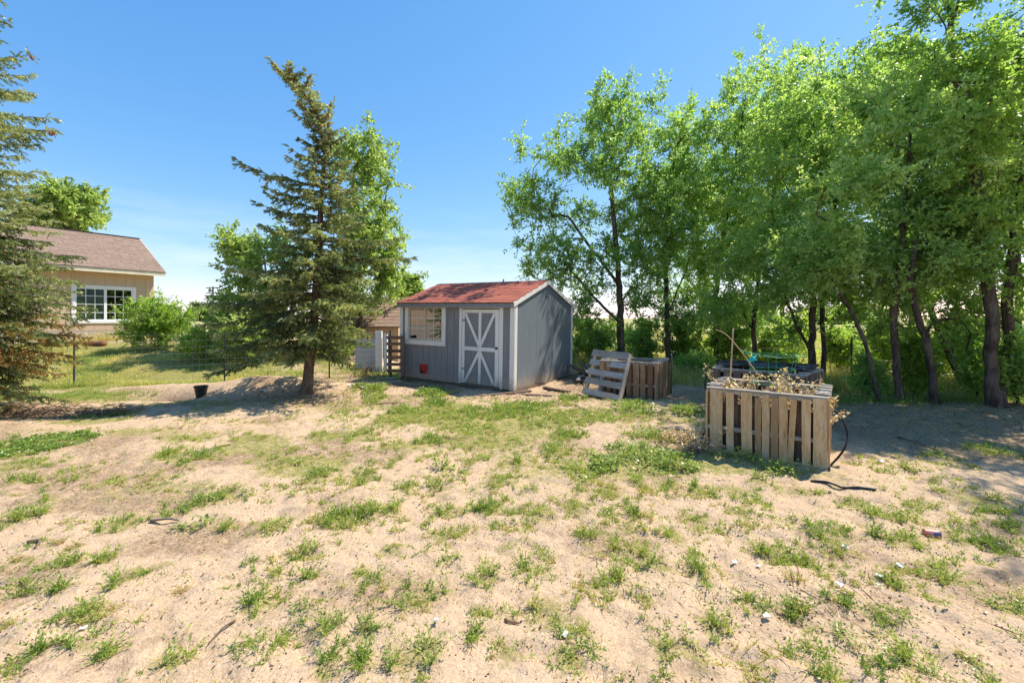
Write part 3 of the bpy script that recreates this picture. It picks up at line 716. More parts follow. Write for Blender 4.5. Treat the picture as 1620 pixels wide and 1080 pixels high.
tree('elm_tree', 'thick old elm with a pale torn double trunk at the right edge', 'tree',
     [trunk_at(1578, 7.25, [(1570, 610), (1566, 560), (1570, 500), (1562, 430), (1550, 330), (1535, 200), (1500, 60)]),
      [W(1570, 640, 7.25), W(1592, 600, 7.35), W(1597, 540, 7.4), W(1592, 480, 7.4), W(1605, 380, 7.4), W(1620, 220, 7.3)],
      [W(1560, 430, 7.25), W(1520, 410, 7.0), W(1470, 400, 6.9)]],
     [E_(1530, 160, 105, 130, 8.2, 1.2), E_(1460, 40, 60, 55, 8.2, .9), E_(1600, 60, 110, 130, 8.3, 1.2), E_(1590, 320, 80, 90, 8.0, 1.0), E_(1600, 470, 45, 50, 7.4, .6), E_(1540, 380, 55, 70, 7.2, .6), E_(1550, 200, 80, 80, 6.9, .6), E_(1500, 90, 70, 50, 7.0, .6), E_(1590, 90, 50, 80, 6.9, .5),
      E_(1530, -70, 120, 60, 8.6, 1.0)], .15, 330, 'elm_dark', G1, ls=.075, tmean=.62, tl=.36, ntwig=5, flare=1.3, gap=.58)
tree('elm_tree', 'elm at the picture edge with its trunk out of view and low leafy boughs', 'tree',
     [trunk_at(1700, 7.6, [(1695, 560), (1690, 480), (1680, 350), (1670, 200)])],
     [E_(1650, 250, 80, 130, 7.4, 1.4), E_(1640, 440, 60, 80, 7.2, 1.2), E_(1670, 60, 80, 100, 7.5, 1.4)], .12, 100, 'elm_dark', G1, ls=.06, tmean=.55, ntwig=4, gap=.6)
tree('elm_tree', 'elm just outside the right picture edge that throws broken shade on the sand', 'tree',
     [[gz(9.7, 5.7), Vector((9.65, 5.7, 1.8)), Vector((9.5, 5.6, 4.2)), Vector((9.3, 5.6, 6.5))]],
     [(np.array([9.4, 5.7, 5.4]), np.array([1.7, 1.5, 1.7])), (np.array([9.0, 5.0, 7.4]), np.array([1.6, 1.4, 1.2]))], .13, 110, 'elm', G1, ls=.075, tmean=.5, ntwig=4, gap=.6)
# second row, deeper in shade
G2 = 'trees behind the first row of elms'
back = [
 (1105, 18.0, [(1100, 300, 60, 110), (1090, 430, 60, 70)], 'pale green tree far back between the two slim elms'),
 (1235, 16.5, [(1225, 280, 70, 130)], 'tree deeper in the grove, left of the forked elm'),
 (1440, 13.0, [(1450, 180, 75, 110)], 'tree deeper in the grove behind the upright reddish elm'),
 (1610, 11.0, [(1610, 220, 60, 130)], 'tree deeper in the grove at the right picture edge'),
]
for (u, D, es, lab) in back:
    v1 = min(e[1] for e in es)
    tree('elm_tree', lab, 'tree', [trunk_at(u, D, [(u + 3, 480), (u, 400), (es[0][0], v1)])], [E_(a, b, c * 1.2, d, D, 1.2) for a, b, c, d in es],
         .09, 170, 'elm', G2, ls=.095, tl=.5, tmean=.5, nleaf=11)

def shrub(label, u, D, ru, rv, mat='bushleaf', n=70, ls=.06, tmean=.55, group='shrubs under the elms', name='shrub', rd=None, tl=.28, vv=None):
    x = (u - CX) * D / F; b = gz(x, D); v = vv if vv else HOR - (b.z - EYE) * F / D - rv * .85
    st = []
    for k in range(3):
        a = R.uniform(0, 6.28); t = [Vector(b) + Vector((math.cos(a) * .05 * k, math.sin(a) * .05 * k, 0)), W(u + R.uniform(-.4, .4) * ru, v + rv * .3, D), W(u + R.uniform(-.7, .7) * ru, v - rv * .4, D)]
        st.append(t)
    return tree(name, label, 'shrub', st, [ell(u, v, D, ru, rv, rd or ru * D / F * .8)], .028, n, mat, group, ntwig=6, nleaf=11, tl=tl, ls=ls, gap=.3, tmean=tmean, flare=1.1)
shrub('dark green shrub behind the shed corner, left of the broad elm trunk', 932, 14.8, 38, 50, 'elm', 90, .08, .4)
shrub('bush right of the broad elm trunk, above the left pallet bin', 1018, 15.6, 26, 44, 'elm', 70, .08, .5)
shrub('grey green bush above the right end of the left pallet bin', 1078, 15.2, 36, 46, 'bushleaf', 80, .08, .35)
shrub('dark low shrub in the gap between the two left bins', 1100, 12.8, 34, 22, 'elm', 60, .06, .55)
shrub('leafy young bush behind the wooden stake', 1150, 15.5, 34, 50, 'bushleaf', 80, .08, .6)
shrub('bright bush behind the green wire cage', 1228, 14, 34, 42, 'bushleaf', 80, .075, .55)
shrub('low bush with bright leaves beside the fence post in the field', 1325, 13.2, 22, 48, 'bushleaf', 60, .07, .5)
shrub('bush at the foot of the thin leaning elm', 1376, 8.7, 22, 40, 'elm', 60, .05, .55)
shrub('young bush between the upright elm and the curving dark elm', 1447, 8.8, 26, 62, 'bushleaf', 90, .055, .5)
shrub('sunlit yellow green bush right of the curving dark elm', 1516, 10.2, 34, 66, 'bushleaf', 110, .06, .65)
shrub('shady sapling bush touching the thick double trunk', 1548, 8.2, 22, 56, 'elm', 70, .05, .5)
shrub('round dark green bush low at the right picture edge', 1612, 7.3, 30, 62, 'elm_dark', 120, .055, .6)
for (u_, D_, a_, b_, m_, t_, lab_) in (
    (975, 17.5, 46, 52, 'bushleaf', .45, 'bush behind the broad elm, a little right of its trunk'),
    (1118, 17.0, 40, 58, 'bushleaf', .6, 'light bush deep in the grove left of the wooden stake'),
    (1190, 16.0, 46, 60, 'elm', .55, 'green thicket deep in the grove behind the covered planter'),
    (1262, 15.0, 34, 64, 'bushleaf', .6, 'yellow green thicket behind the forked elm'),
    (1352, 13.8, 36, 66, 'elm', .5, 'tall thicket behind the thin leaning elm'),
    (1420, 13.2, 36, 62, 'bushleaf', .65, 'bright thicket behind the upright elm'),
    (1485, 12.0, 38, 66, 'bushleaf', .55, 'thicket behind the curving dark elm'),
    (1560, 10.8, 44, 76, 'bushleaf', .5, 'thicket behind the thick double trunk'),
    (1640, 9.8, 48, 84, 'elm', .5, 'tall thicket beyond the right picture edge')):
    shrub(lab_, u_, D_, a_, b_ * .72, m_, 42, .085, t_ + .25, 'thicket bushes deeper in the grove', tl=.36)
shrub('small bush in the meadow behind the grove', 1400, 12.2, 26, 56, 'bushleaf', 70, .065, .6)

# cottonwoods behind the spruce and garden bushes on the left
G3 = 'cottonwoods behind the tilted spruce'
tree('cottonwood_tree', 'tall loose cottonwood with bare twigs on top, right behind the spruce', 'tree',
     [trunk_at(570, 15, [(565, 500), (560, 420), (556, 330), (562, 240)]), [W(563, 450, 15), W(600, 380, 15), W(612, 300, 15)]],
     [E_(575, 255, 52, 62, 15, 1.7), E_(590, 360, 52, 80, 15, 1.7), E_(560, 440, 70, 60, 15, 1.7), E_(608, 420, 32, 60, 15, 1.2)], .12, 310, 'cotton', G3, ls=.095, tmean=.5, tl=.42, ntwig=5, nleaf=10, lw=.75, gap=.25)
tree('cottonwood_tree', 'shorter bushy cottonwood on the left behind the spruce', 'tree',
     [trunk_at(425, 14, [(425, 500), (420, 440), (415, 380)])],
     [E_(425, 420, 50, 70, 14, 1.4), E_(385, 390, 36, 34, 14, 1), E_(400, 490, 55, 50, 14, 1.4)], .08, 220, 'cotton', G3, ls=.09, tmean=.58, tl=.4, ntwig=6, nleaf=10, lw=.75, gap=.28)
tree('cottonwood_tree', 'small light green cottonwood tops peeping over the left end of the shed roof', 'tree',
     [trunk_at(655, 19, [(650, 480), (648, 450)])], [E_(645, 465, 30, 36, 19, 1.2), E_(668, 458, 13, 18, 19, .5)], .06, 110, 'cotton', G3, ls=.10, tmean=.6, tl=.4, lw=.7)
tree('shade_tree', 'round tree rising behind the roof of the tan house', 'tree',
     [trunk_at(105, 30, [(105, 430), (105, 360)])], [E_(112, 325, 42, 38, 30, 2), E_(75, 345, 40, 30, 30, 2)], .2, 200, 'cotton', None, ls=.17, tmean=.55, tl=.7, lw=.8)
shrub('rounded green bush beside the window corner of the tan house', 250, 14.2, 52, 46, 'bushleaf', 150, .07, .5, 'garden shrubs beside the tan house', tl=.34)
shrub('low yellowish bush right of the rounded bush, behind the wire fence', 318, 13.0, 36, 28, 'bushleaf', 90, .06, .8, 'garden shrubs beside the tan house')
shrub('grey green bush behind the wire fence post', 388, 12.6, 52, 42, 'cotton', 150, .065, .65, 'garden shrubs beside the tan house')
shrub('low bush behind the spruce trunk beside the outbuilding', 520, 13.4, 42, 36, 'cotton', 100, .065, .55, 'garden shrubs beside the tan house')

# far trees on the horizon
for (u, D, w, h, lab) in ((330, 120, 30, 9, 'far line of low trees left of the poles'), (690, 150, 60, 6, 'faint far tree row over the plain behind the shed'),
                     (1180, 110, 60, 12, 'far tree clump seen between the pallet bins'), (1330, 120, 80, 14, 'far tree belt beyond the yellow field')):
    x = (u - CX) * D / F
    tree('distant_tree', lab, 'tree', [[gz(x, D), W(u, HOR - h, D)]], [ell(u, HOR - h * .4, D, w, h, 4)], .3, 90, 'cotton', 'far trees on the plain', ls=.9, tl=3, ntwig=5, nleaf=8, tmean=.4, gap=.1)

# ------------------------------------------------------------------ spruces
def spruce(label, trunk, profile, rtrunk, nb, rg, seglen=.10, dens=1.0, brown=None, cones=None, top_tilt=None, zlo=.5, shoot=.085, ndl=.024, nn=12, vr=(.6, 1.2)):
    """profile(z, az) -> branch reach"""
    base = Vector(trunk[0]); root = empty('spruce_tree', base); tag(root, label, 'tree', 'spruces in the yard')
    tr = np.array([list(p) for p in trunk], float); seg = np.linalg.norm(np.diff(tr, axis=0), axis=1); cum = np.concatenate([[0], np.cumsum(seg)]); Ltot = cum[-1]
    def tp(s): return np.array([np.interp(s, cum, tr[:, k]) for k in range(3)])
    mb = MB(); ss = np.linspace(0, Ltot, 26)
    mb.tube([Vector(tp(s)) + Vector(rg.normal(size=3) * .006) for s in ss], [rtrunk * (1 - .92 * s / Ltot) * (1 + .5 * math.exp(-s / .15)) for s in ss], 12, caps=False)
    o = mb.build('trunk', M['bark_sp'], root, -base, smooth=True)
    bb = MB(); A = []; B = []; Tn = []
    for i in range(nb):
        s = Ltot * (zlo / Ltot + (1 - zlo / Ltot) * ((i + rg.random() * .8) / nb)); p0 = tp(s); az = i * 2.39996 + rg.normal() * .3
        reach = profile(p0[2], az) * rg.uniform(*vr)
        if reach < .05: continue
        d = np.array([math.cos(az), math.sin(az), 0.]); fr = s / Ltot
        lift = -.18 + .75 * fr ** 1.4; nseg = max(2, int(reach / .13)); pts = []
        for k in range(nseg + 1):
            t = k / nseg
            z = reach * (lift * t - .55 * t * t * (1 - fr) + .34 * t ** 3 * (1 - .3 * fr))
            pts.append(p0 + d * reach * t + np.array([0, 0, z]) + rg.normal(size=3) * .015)
        r0 = .006 + .012 * reach
        bb.tube([Vector(p) for p in pts], [float(r0 * (1 - .85 * k / nseg)) for k in range(nseg + 1)], 4, caps=False)
        pts = np.array(pts); sd = np.cross(d, [0, 0, 1.])
        nsub = int((6 + reach / .045) * dens)
        for k in range(nsub):
            t = .12 + .88 * (k + rg.random()) / nsub; q = t * nseg; a = int(min(q, nseg - 1)); p = pts[a] + (pts[a + 1] - pts[a]) * (q - a)
            side = 1 if k % 2 else -1; sl = (.10 + .42 * reach * (1 - t) ** .8 * (0.35 + .65 * rg.random())) ; sl = min(sl, .6)
            dd = unit(d * .75 + sd * side * .75 + np.array([0, 0, rg.normal() * .15 - .22])); m = max(1, int(sl / seglen))
            cur = p.copy()
            for j in range(m):
                nd = unit(dd + np.array([0, 0, -.10 * j]) + rg.normal(size=3) * .12); e = cur + nd * min(seglen, sl)
                A.append(cur.copy()); B.append(e.copy()); Tn.append((t, (j + 1) / m)); 
                # side shoots
                for _q in range(2 if rg.random() < .75 * dens else 1):
                    nd2 = unit(nd + unit(rg.normal(size=3)) * .9 + np.array([0, 0, -.25])); A.append(cur.copy()); B.append(cur + nd2 * shoot * rg.uniform(.6, 1.1)); Tn.append((t, 1))
                cur = e
    bb.build('branches', M['bark_sp'], root, -base)
    A = np.array(A); B = np.array(B); Tn = np.array(Tn); n = len(A)
    t = (np.arange(nn) + .5) / nn
    ax = unit(B - A); r1 = unit(np.cross(ax, unit(rg.normal(size=(n, 3))))); r2 = np.cross(ax, r1)
    ang = (np.arange(nn) * 2.4)[None, :] + rg.random((n, 1)) * 6
    rad = r1[:, None, :] * np.cos(ang)[..., None] + r2[:, None, :] * np.sin(ang)[..., None]
    st = A[:, None, :] + (B - A)[:, None, :] * t[None, :, None]
    nd = unit(rad * .8 + ax[:, None, :] * .75 + np.array([0, 0, .15])); ln = ndl * rg.uniform(.8, 1.2, (n, nn, 1))
    wv = unit(np.cross(nd, rad + .01)) * (ndl * (.30 if nn > 9 else .40))
    V = np.stack([st - wv, st + wv, st + nd * ln], 2).reshape(-1, 3)
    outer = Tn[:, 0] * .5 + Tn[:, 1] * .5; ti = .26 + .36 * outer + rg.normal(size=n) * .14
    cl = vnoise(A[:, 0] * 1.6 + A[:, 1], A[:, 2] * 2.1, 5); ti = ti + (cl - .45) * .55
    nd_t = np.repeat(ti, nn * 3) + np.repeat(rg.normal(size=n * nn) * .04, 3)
    Fa = np.arange(len(V)).reshape(-1, 3)
    if brown is not None:
        isb = np.repeat(brown(A, rg), nn); sel = isb
        for nm, mk, mat in (('crown', ~sel, 'needle'), ('withered_boughs', sel, 'needle_brown')):
            if mk.sum() == 0: continue
            mv = np.repeat(mk, 3); VV = V[mv]; me = np_mesh(nm, VV, np.arange(len(VV)).reshape(-1, 3), M[mat], (nd_t[mv]) if mat == 'needle' else rg.random(len(VV)))
            c = link(nm, me, root, -base); c['kind'] = 'stuff'
    else:
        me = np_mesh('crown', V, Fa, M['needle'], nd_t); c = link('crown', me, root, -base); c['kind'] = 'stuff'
    return root, A

def cone_mesh():
    mb = MB(); n = 7; prof = [(0, .006), (.012, .014), (.03, .019), (.05, .018), (.07, .013), (.085, .004)]
    mb.tube([(0, 0, -z) for z, r in prof], [r for z, r in prof], n); me = bpy.data.meshes.new('cone'); me.from_pydata(mb.v, [], mb.f); me.update(); me.materials.append(M['cone']); return me
CONE = cone_mesh()

rg = np.random.default_rng(42)
D1 = 8.9
t1 = [gz((485 - CX) * D1 / F, D1, -.08)] + [W(u, v, D1) for u, v in ((489, 580), (496, 520), (500, 460), (505, 380), (509, 300), (514, 240), (506, 195), (488, 155), (462, 128), (446, 116))]
def prof1(z, az):
    c, s = math.cos(az), math.sin(az)
    left = np.interp(z, [0.3, .8, 1.2, 1.9, 2.6, 3.3, 3.9, 4.3, 4.6, 5.2, 5.8, 6.6], [.6, 1.2, 1.95, 2.2, 1.6, 1.2, .95, 1.5, .9, .5, .45, .32])
    right = np.interp(z, [0.3, .8, 1.2, 1.9, 2.6, 3.3, 3.9, 4.5, 5.2, 5.8, 6.6], [.5, .85, 1.0, 1.6, 1.95, 1.5, 1.0, .55, .42, .42, .24])
    back_ = np.interp(z, [0.3, 1.2, 2.6, 4.2, 5.2, 6.6], [.8, 1.5, 1.2, .6, .4, .25])
    w = abs(c); return (left if c < 0 else right) * w + back_ * (1 - w)
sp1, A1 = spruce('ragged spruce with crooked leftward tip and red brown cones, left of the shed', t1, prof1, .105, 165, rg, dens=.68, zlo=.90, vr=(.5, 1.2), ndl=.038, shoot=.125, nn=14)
# cones near the top
top = A1[(A1[:, 2] > 5.0)]; side = top[rg.permutation(len(top))[:110]]
low = A1[(A1[:, 2] > 4.2) & (A1[:, 2] <= 5.0)]; side = np.concatenate([side, low[rg.permutation(len(low))[:14]]])
def put_cones(root, pts, rg, scale=1.0):
    for q in pts:
        o = bpy.data.objects.new('cone', CONE); C.objects.link(o); o.parent = root
        o.location = Vector(q) - root.location; s = rg.uniform(.75, 1.15) * scale; o.scale = (s, s, s)
        o.rotation_euler = (rg.normal() * .25, rg.normal() * .25, rg.random() * 6)
put_cones(sp1, side, rg, 1.15)
# second spruce, cut by the left edge of the picture
D2 = 7.0; x2 = -9.5
t2 = [gz(x2, D2, -.1), Vector((x2 + .03, D2, 1.2)), Vector((x2 - .02, D2 + .05, 3.0)), Vector((x2 + .04, D2, 5.5)), Vector((x2, D2, 7.5)), Vector((x2 + .02, D2, 9.2))]
def prof2(z, az):
    return float(np.interp(z, [0.0, .5, 1.2, 2.0, 2.6, 3.3, 4.2, 5.2, 6.2, 7.6, 9.1], [1.35, 1.6, 1.8, 1.95, 1.95, 1.5, 1.25, 1.4, .9, .4, .1]))
def brown2(A, rg):
    d = np.sqrt(((A[:, 0] + 8.0) / 1.1) ** 2 + ((A[:, 2] - .95) / .5) ** 2); return (d + rg.normal(size=len(A)) * .25 + (vnoise(A[:, 0] * 4, A[:, 2] * 6 + A[:, 1] * 3, 8) - .5) * 1.3 < .85)
sp2, A2 = spruce('large drooping spruce cut off by the left picture edge, lowest boughs orange brown', t2, prof2, .17, 330, np.random.default_rng(5), dens=.66, nn=10, vr=(.78, 1.12), brown=brown2, zlo=.35, seglen=.12, shoot=.14, ndl=.042)
q = A2[(A2[:, 2] > 4.3) & (A2[:, 0] > -8.4)]; rg2 = np.random.default_rng(9); put_cones(sp2, q[rg2.permutation(len(q))[:60]], rg2, 1.3)

# ------------------------------------------------------------------ garden shed
SH = empty('garden_shed', (0.03, 9.54, 0.0), (0, math.radians(1.0), math.atan2(-.534, .845)))
tag(SH, 'small grey shed with white trim, barn style X door and faded red shingle roof', 'shed')
LX, LY, EV, PK = 3.55, 3.08, 1.96, 2.52
# front siding boards with gaps, around window and door openings
WX0, WX1, WZ0, WZ1 = -3.27, -2.10, .98, 1.84      # window opening
DX0, DX1, DZ1 = -1.52, -.34, 1.82                 # door opening
edges = list(np.arange(-LX, -.001, .2032)) + [0.0]
for e in (WX0, WX1, DX0, DX1):
    edges.append(e)
edges = sorted(edges); edges = [e for i, e in enumerate(edges) if i == 0 or e - edges[i - 1] > .03]
for a, b in zip(edges[:-1], edges[1:]):
    m_ = (a + b) / 2; g = .004
    spans = [(0.0, EV)]
    if WX0 < m_ < WX1: spans = [(0.0, WZ0), (WZ1, EV)]
    if DX0 < m_ < DX1: spans = [(DZ1, EV)]
    for z0, z1 in spans:
        MB().box(a + g, b - g, 0.0, .018, z0, z1).build('siding_board', M['grey'], SH, bevel=.002)
# red pet door overlays siding (small framed hatch)
pd = MB().box(-2.868, -2.845, -.012, 0.004, .12, .40).box(-2.565, -2.54, -.012, 0.004, .12, .40).box(-2.845, -2.565, -.012, 0.004, .38, .40).box(-2.845, -2.565, -.012, .004, .12, .135).build('pet_door', M['grey'], SH)
MB().box(-2.845, -2.565, -.006, -.001, .135, .38).build('flap', M['redpaint'], pd)
MB().add([(-2.845, -.0075, .135), (-2.66, -.0075, .135), (-2.79, -.0075, .24), (-2.83, -.0075, .37), (-2.845, -.0075, .37)], [(0, 1, 2, 3, 4)]).build('flap_opening', M['black'], pd)
# sheathing behind the boards (with openings) and other walls
core = MB()
core.box(-LX + .02, WX0, .018, .05, 0, EV - .01).box(WX1, DX0, .018, .05, 0, EV - .01).box(DX1, -.02, .018, .05, 0, EV - .01)
core.box(WX0, WX1, .018, .05, 0, WZ0).box(WX0, WX1, .018, .05, WZ1, EV - .01).box(DX0, DX1, .018, .05, DZ1, EV - .01)
core.build('sheathing', M['dim'], SH)
for (y0, y1) in ((0.0, 1.02), (1.026, 2.05), (2.056, LY)):
    def zt(y): return EV + (PK - EV) * (1 - abs(y - LY / 2) / (LY / 2))
    ys = [y0] + ([LY / 2] if y0 < LY / 2 < y1 else []) + [y1]
    V = []; n = len(ys)
    for x in (-.018, 0.0):
        V += [(x, y, 0.0) for y in ys] + [(x, y, zt(y) - .015) for y in ys]
    Fc = []
    for side in (0, 1):
        o = side * 2 * n
        for k in range(n - 1):
            q = (o + k, o + k + 1, o + n + k + 1, o + n + k); Fc.append(q if side else q[::-1])
    Fc += [(0, n, 3 * n, 2 * n), (n - 1, 3 * n - 1, 4 * n - 1, 2 * n - 1)]
    MB().add(V, Fc).build('siding_panel', M['grey_gable_shade'], SH)
lw = MB().box(-LX, -LX + .018, 0, LY, 0, EV).add([(-LX, 0, EV), (-LX, LY, EV), (-LX, LY / 2, PK - .02)], [(0, 2, 1)]); lw.build('left_wall', M['grey'], SH)
MB().box(-LX + .02, -.02, LY - .02, LY, 0, EV).build('rear_wall', M['grey'], SH)
MB().box(-LX + .02, -.02, .05, LY - .03, -.0, .03).build('floor', M['oldwood'], SH)
# skids
for y in (.08, 1.5, 2.95): MB().box(-LX - .05, .06, y - .05, y + .05, -.14, -.003).build('skid', M['oldwood'], SH, bevel=.01)
plank(SH, (.05, 1.5, -.05), (0, 1, 0), (0, 0, 1), 3.2, .10, .05, 'oldwood', 'base_timber')
# corner and rake trims
def tr(x0, x1, y0, y1, z0, z1, nm='trim', mat='white'): return MB().box(x0, x1, y0, y1, z0, z1).build(nm, M[mat], SH, bevel=.003)
tr(-.10, .020, -.022, -.002, -.02, 1.93, 'corner_trim'); tr(.002, .022, .0, .10, -.02, 1.95, 'corner_trim')
tr(.002, .022, LY - .09, LY, 0, 1.93, 'corner_trim'); tr(-LX - .02, -LX + .08, -.022, -.002, -.02, 1.93, 'corner_trim')
for sgn in (0, 1):
    y0, y1 = (-.10, LY / 2) if not sgn else (LY + .10, LY / 2); sl = (PK - EV) / (LY / 2); z0 = EV - .10 * sl
    h = .095; V = [(.030, y0, z0 - h + .02), (.030, y1, PK - h + .02), (.030, y1, PK + .018), (.030, y0, z0 + .018)]
    V2 = [(.052, a, b) for _, a, b in V]
    MB().add(V + V2, [(0, 1, 2, 3), (7, 6, 5, 4), (0, 4, 5, 1), (1, 5, 6, 2), (2, 6, 7, 3), (3, 7, 4, 0)]).build('rake_board', M['white'], SH)
    MB().add([(.03 if k < 4 else -LX - .05, a, b) for k, (a, b) in enumerate([(y0, z0 + .0), (y1, PK + .0), (y1, PK + .022), (y0, z0 + .022)] * 2)],
             [(0, 1, 2, 3), (7, 6, 5, 4), (0, 4, 5, 1), (1, 5, 6, 2), (2, 6, 7, 3), (3, 7, 4, 0)]).build('roof', M['redshingle'] if sgn else M['oldwood'], SH)
# shingles on the front slope: each tab a part
def shingles(parent, x0, x1, eave, ridge, rows, tabw, mat, th=.007, jit=.006):
    """eave/ridge: (y, z) local; tabs laid from eave upward"""
    ev = Vector((0, *eave)); rd = Vector((0, *ridge)); up = (rd - ev); L = up.length; up.normalize(); nrm = Vector((1, 0, 0)).cross(up).normalized()
    if nrm.z < 0: nrm = -nrm
    step = L / rows; meshes = []
    for k in range(4):
        r = random.Random(k + 3); mb = MB(); Ls = step * 1.12; w = tabw - .008
        z0 = [th + r.uniform(0, .006) for _ in range(2)]
        a = [(-w / 2, r.uniform(-jit, jit)), (w / 2, r.uniform(-jit, jit))]
        Vv = []
        for (px, py), h in zip(a, z0): Vv.append(Vector((px, 0, 0)) + up * py + nrm * h)
        for px in (w / 2, -w / 2): Vv.append(Vector((px, 0, 0)) + up * Ls + nrm * .001)
        B_ = [v - nrm * .006 for v in Vv]
        mb.add(Vv + B_, [(0, 1, 2, 3), (7, 6, 5, 4), (0, 4, 5, 1), (1, 5, 6, 2), (2, 6, 7, 3), (3, 7, 4, 0)])
        me = bpy.data.meshes.new('shingle'); me.from_pydata(mb.v, [], mb.f); me.update(); me.materials.append(mat); meshes.append(me)
    for r_ in range(rows):
        x = x0 - (tabw / 2 if r_ % 2 else 0) + tabw / 2
        while x < x1 + tabw * .2:
            o = bpy.data.objects.new('shingle', meshes[R.randrange(4)]); C.objects.link(o); o.parent = parent
            p = ev + up * (r_ * step) + nrm * .004; o.location = (min(max(x, x0 + tabw * .5 - .02), x1 - tabw * .5 + .02), p.y, p.z); o.rotation_euler = (0, 0, R.uniform(-.006, .006)); x += tabw
slp = (PK - EV) / (LY / 2)
shingles(SH, -LX - .06, .035, (-.125, EV - .125 * slp + .022), (LY / 2, PK + .022), 12, .302, M['redshingle'])
MB().box(-LX - .04, .05, -.118, -.098, EV - .135, EV - .045).build('fascia', M['grey'], SH)
MB().tube([(-LX / 2 + .45, LY / 2, PK), (-LX / 2 + .45, LY / 2, PK + .10)], .02, 8).build('vent_pipe', M['steel'], SH)
for k in range(3): MB().box(.001, .016, LY / 2 - .10, LY / 2 + .10, 2.14 + k * .045, 2.165 + k * .045).build('vent_louver', M['grey_gable_shade'], SH)
# window
win = MB().box(WX0 - .11, WX0 + .0, -.024, -.002, WZ0 - .11, WZ1 + .09).box(WX1, WX1 + .11, -.024, -.002, WZ0 - .11, WZ1 + .09)\
    .box(WX0 + .002, WX1 - .002, -.024, -.002, WZ1, WZ1 + .09).box(WX0 + .002, WX1 - .002, -.030, -.002, WZ0 - .11, WZ0).build('window', M['white'], SH)
MB().box(WX0, WX0 + .04, .0, .03, WZ0, WZ1).box(WX1 - .04, WX1, .0, .03, WZ0, WZ1).box(WX0 + .04, WX1 - .04, .0, .03, WZ0, WZ0 + .045).box(WX0 + .04, WX1 - .04, .0, .03, WZ1 - .035, WZ1)\
    .box(-2.705, -2.665, .002, .034, WZ0 + .045, WZ1 - .035).build('frame', M['vinylframe'], win)
mt = MB()
for (a, b) in ((WX0 + .04, -2.705), (-2.665, WX1 - .04)):
    c = (a + b) / 2; mt.box(c - .006, c + .006, .010, .016, WZ0 + .05, WZ1 - .035)
    for z in (WZ0 + .31, WZ0 + .57): mt.box(a, b, .009, .015, z - .006, z + .006)
mt.build('muntins', M['vinyl'], win)
for (a, b) in ((WX0 + .04, -2.705), (-2.665, WX1 - .04)):
    MB().box(a, b, .018, .021, WZ0 + .045, WZ1 - .035).build('pane', M['glass'], win)
MB().box(WX0 - .1, WX1 + .1, .62, .64, .3, 1.9).build('inner_board', M['window_backing'], SH)
# door
dr = MB().box(DX0 + .07, DX1 - .07, -.004, .014, 0.03, DZ1 - .03).build('door', M['grey'], SH)
dd = -.026
def dbar(a, b, wd, nm='batten', y=-.014):
    mb = MB(); mb.bar((a[0], y, a[1]), (b[0], y, b[1]), wd, .016, up=(0, 1, 0)); return mb.build(nm, M['white'], dr, bevel=.002)
cxm = (DX0 + DX1) / 2; zm = .86; l_, r_ = DX0 + .10, DX1 - .11
dbar((l_, .03), (l_, DZ1 - .03), .075); dbar((r_, .03), (r_, DZ1 - .03), .10)
dbar((l_ + .04, DZ1 - .075), (r_ - .052, DZ1 - .075), .085, y=-.0135); dbar((l_ + .04, zm), (r_ - .052, zm), .09, y=-.0135)
dbar((cxm, .04), (cxm, DZ1 - .12), .075, y=-.017)
for (sx, ex) in ((l_ + .06, -1), (r_ - .07, 1)):
    dbar((sx, DZ1 - .13), (cxm, zm + .04), .07, y=-.020); dbar((cxm, zm - .04), (sx, .06), .07, y=-.021)
MB().box(r_ - .03, r_ + .03, -.045, -.024, .88, .93).build('latch', M['rust'], dr)
for z in (.35, 1.5): MB().box(DX0 + .065, DX0 + .16, -.033, -.024, z, z + .05).build('hinge', M['steel'], dr)
tr(DX0 - .03, DX0 + .05, -.024, -.002, -.02, 1.93, 'door_trim'); tr(DX1 - .05, DX1 + .05, -.024, -.002, -.02, 1.93, 'door_trim')
tr(DX0 + .052, DX1 - .052, -.022, -.002, DZ1 - .01, DZ1 + .06, 'door_header')
plank(SH, (cxm, -.03, -.005), (1, 0, 0), (0, 0, 1), 1.15, .06, .05, 'oldwood', 'threshold')

# ------------------------------------------------------------------ tan house
hd = Vector((.507, .862, 0)); hn = Vector((.862, -.507, 0))     # along the wall, outward
hx = Vector((-15.77, 15.5, 0)); ang = math.atan2(hd.y, hd.x)
HO = empty('house', (hx.x, hx.y, 0.0), (0, 0, ang)); tag(HO, 'tan house with brown shingle roof and white gridded slider window', 'house')
# local frame: x along wall (0 at window left), y inward (left of x), z up
xe = 2.33; xs = -13.5; wz0, wz1 = 1.14, 3.50
wx0, wx1, w0, w1 = .0, 1.66, 1.50, 2.72
tb = sorted(list(np.arange(xs, xe, .305)) + [xe, wx0, wx1])
tb = [e for i, e in enumerate(tb) if i == 0 or e - tb[i - 1] > .05]
for a, b in zip(tb[:-1], tb[1:]):
    m_ = (a + b) / 2
    for z0, z1 in ([(wz0, w0), (w1, wz1)] if wx0 < m_ < wx1 else [(wz0, wz1)]):
        MB().box(a + .003, b - .003, 0, .02, z0, z1).build('siding_board', M['tan'], HO)
hc = MB().box(xs, wx0, .02, .1, .3, wz1).box(wx1, xe - .01, .02, .1, .3, wz1).box(wx0, wx1, .02, .1, .3, w0).box(wx0, wx1, .02, .1, w1, wz1)
hc.box(xs, xe - .01, 4.2, 4.28, .3, wz1).box(xe - .08, xe - .01, .1, 4.2, .3, wz1).box(xs, xs + .07, .1, 4.2, .3, wz1); hc.build('wall', M['tan'], HO)
MB().box(xs, xe, .004, .02, -.4, wz0 - .004).build('foundation', M['stone'], HO)
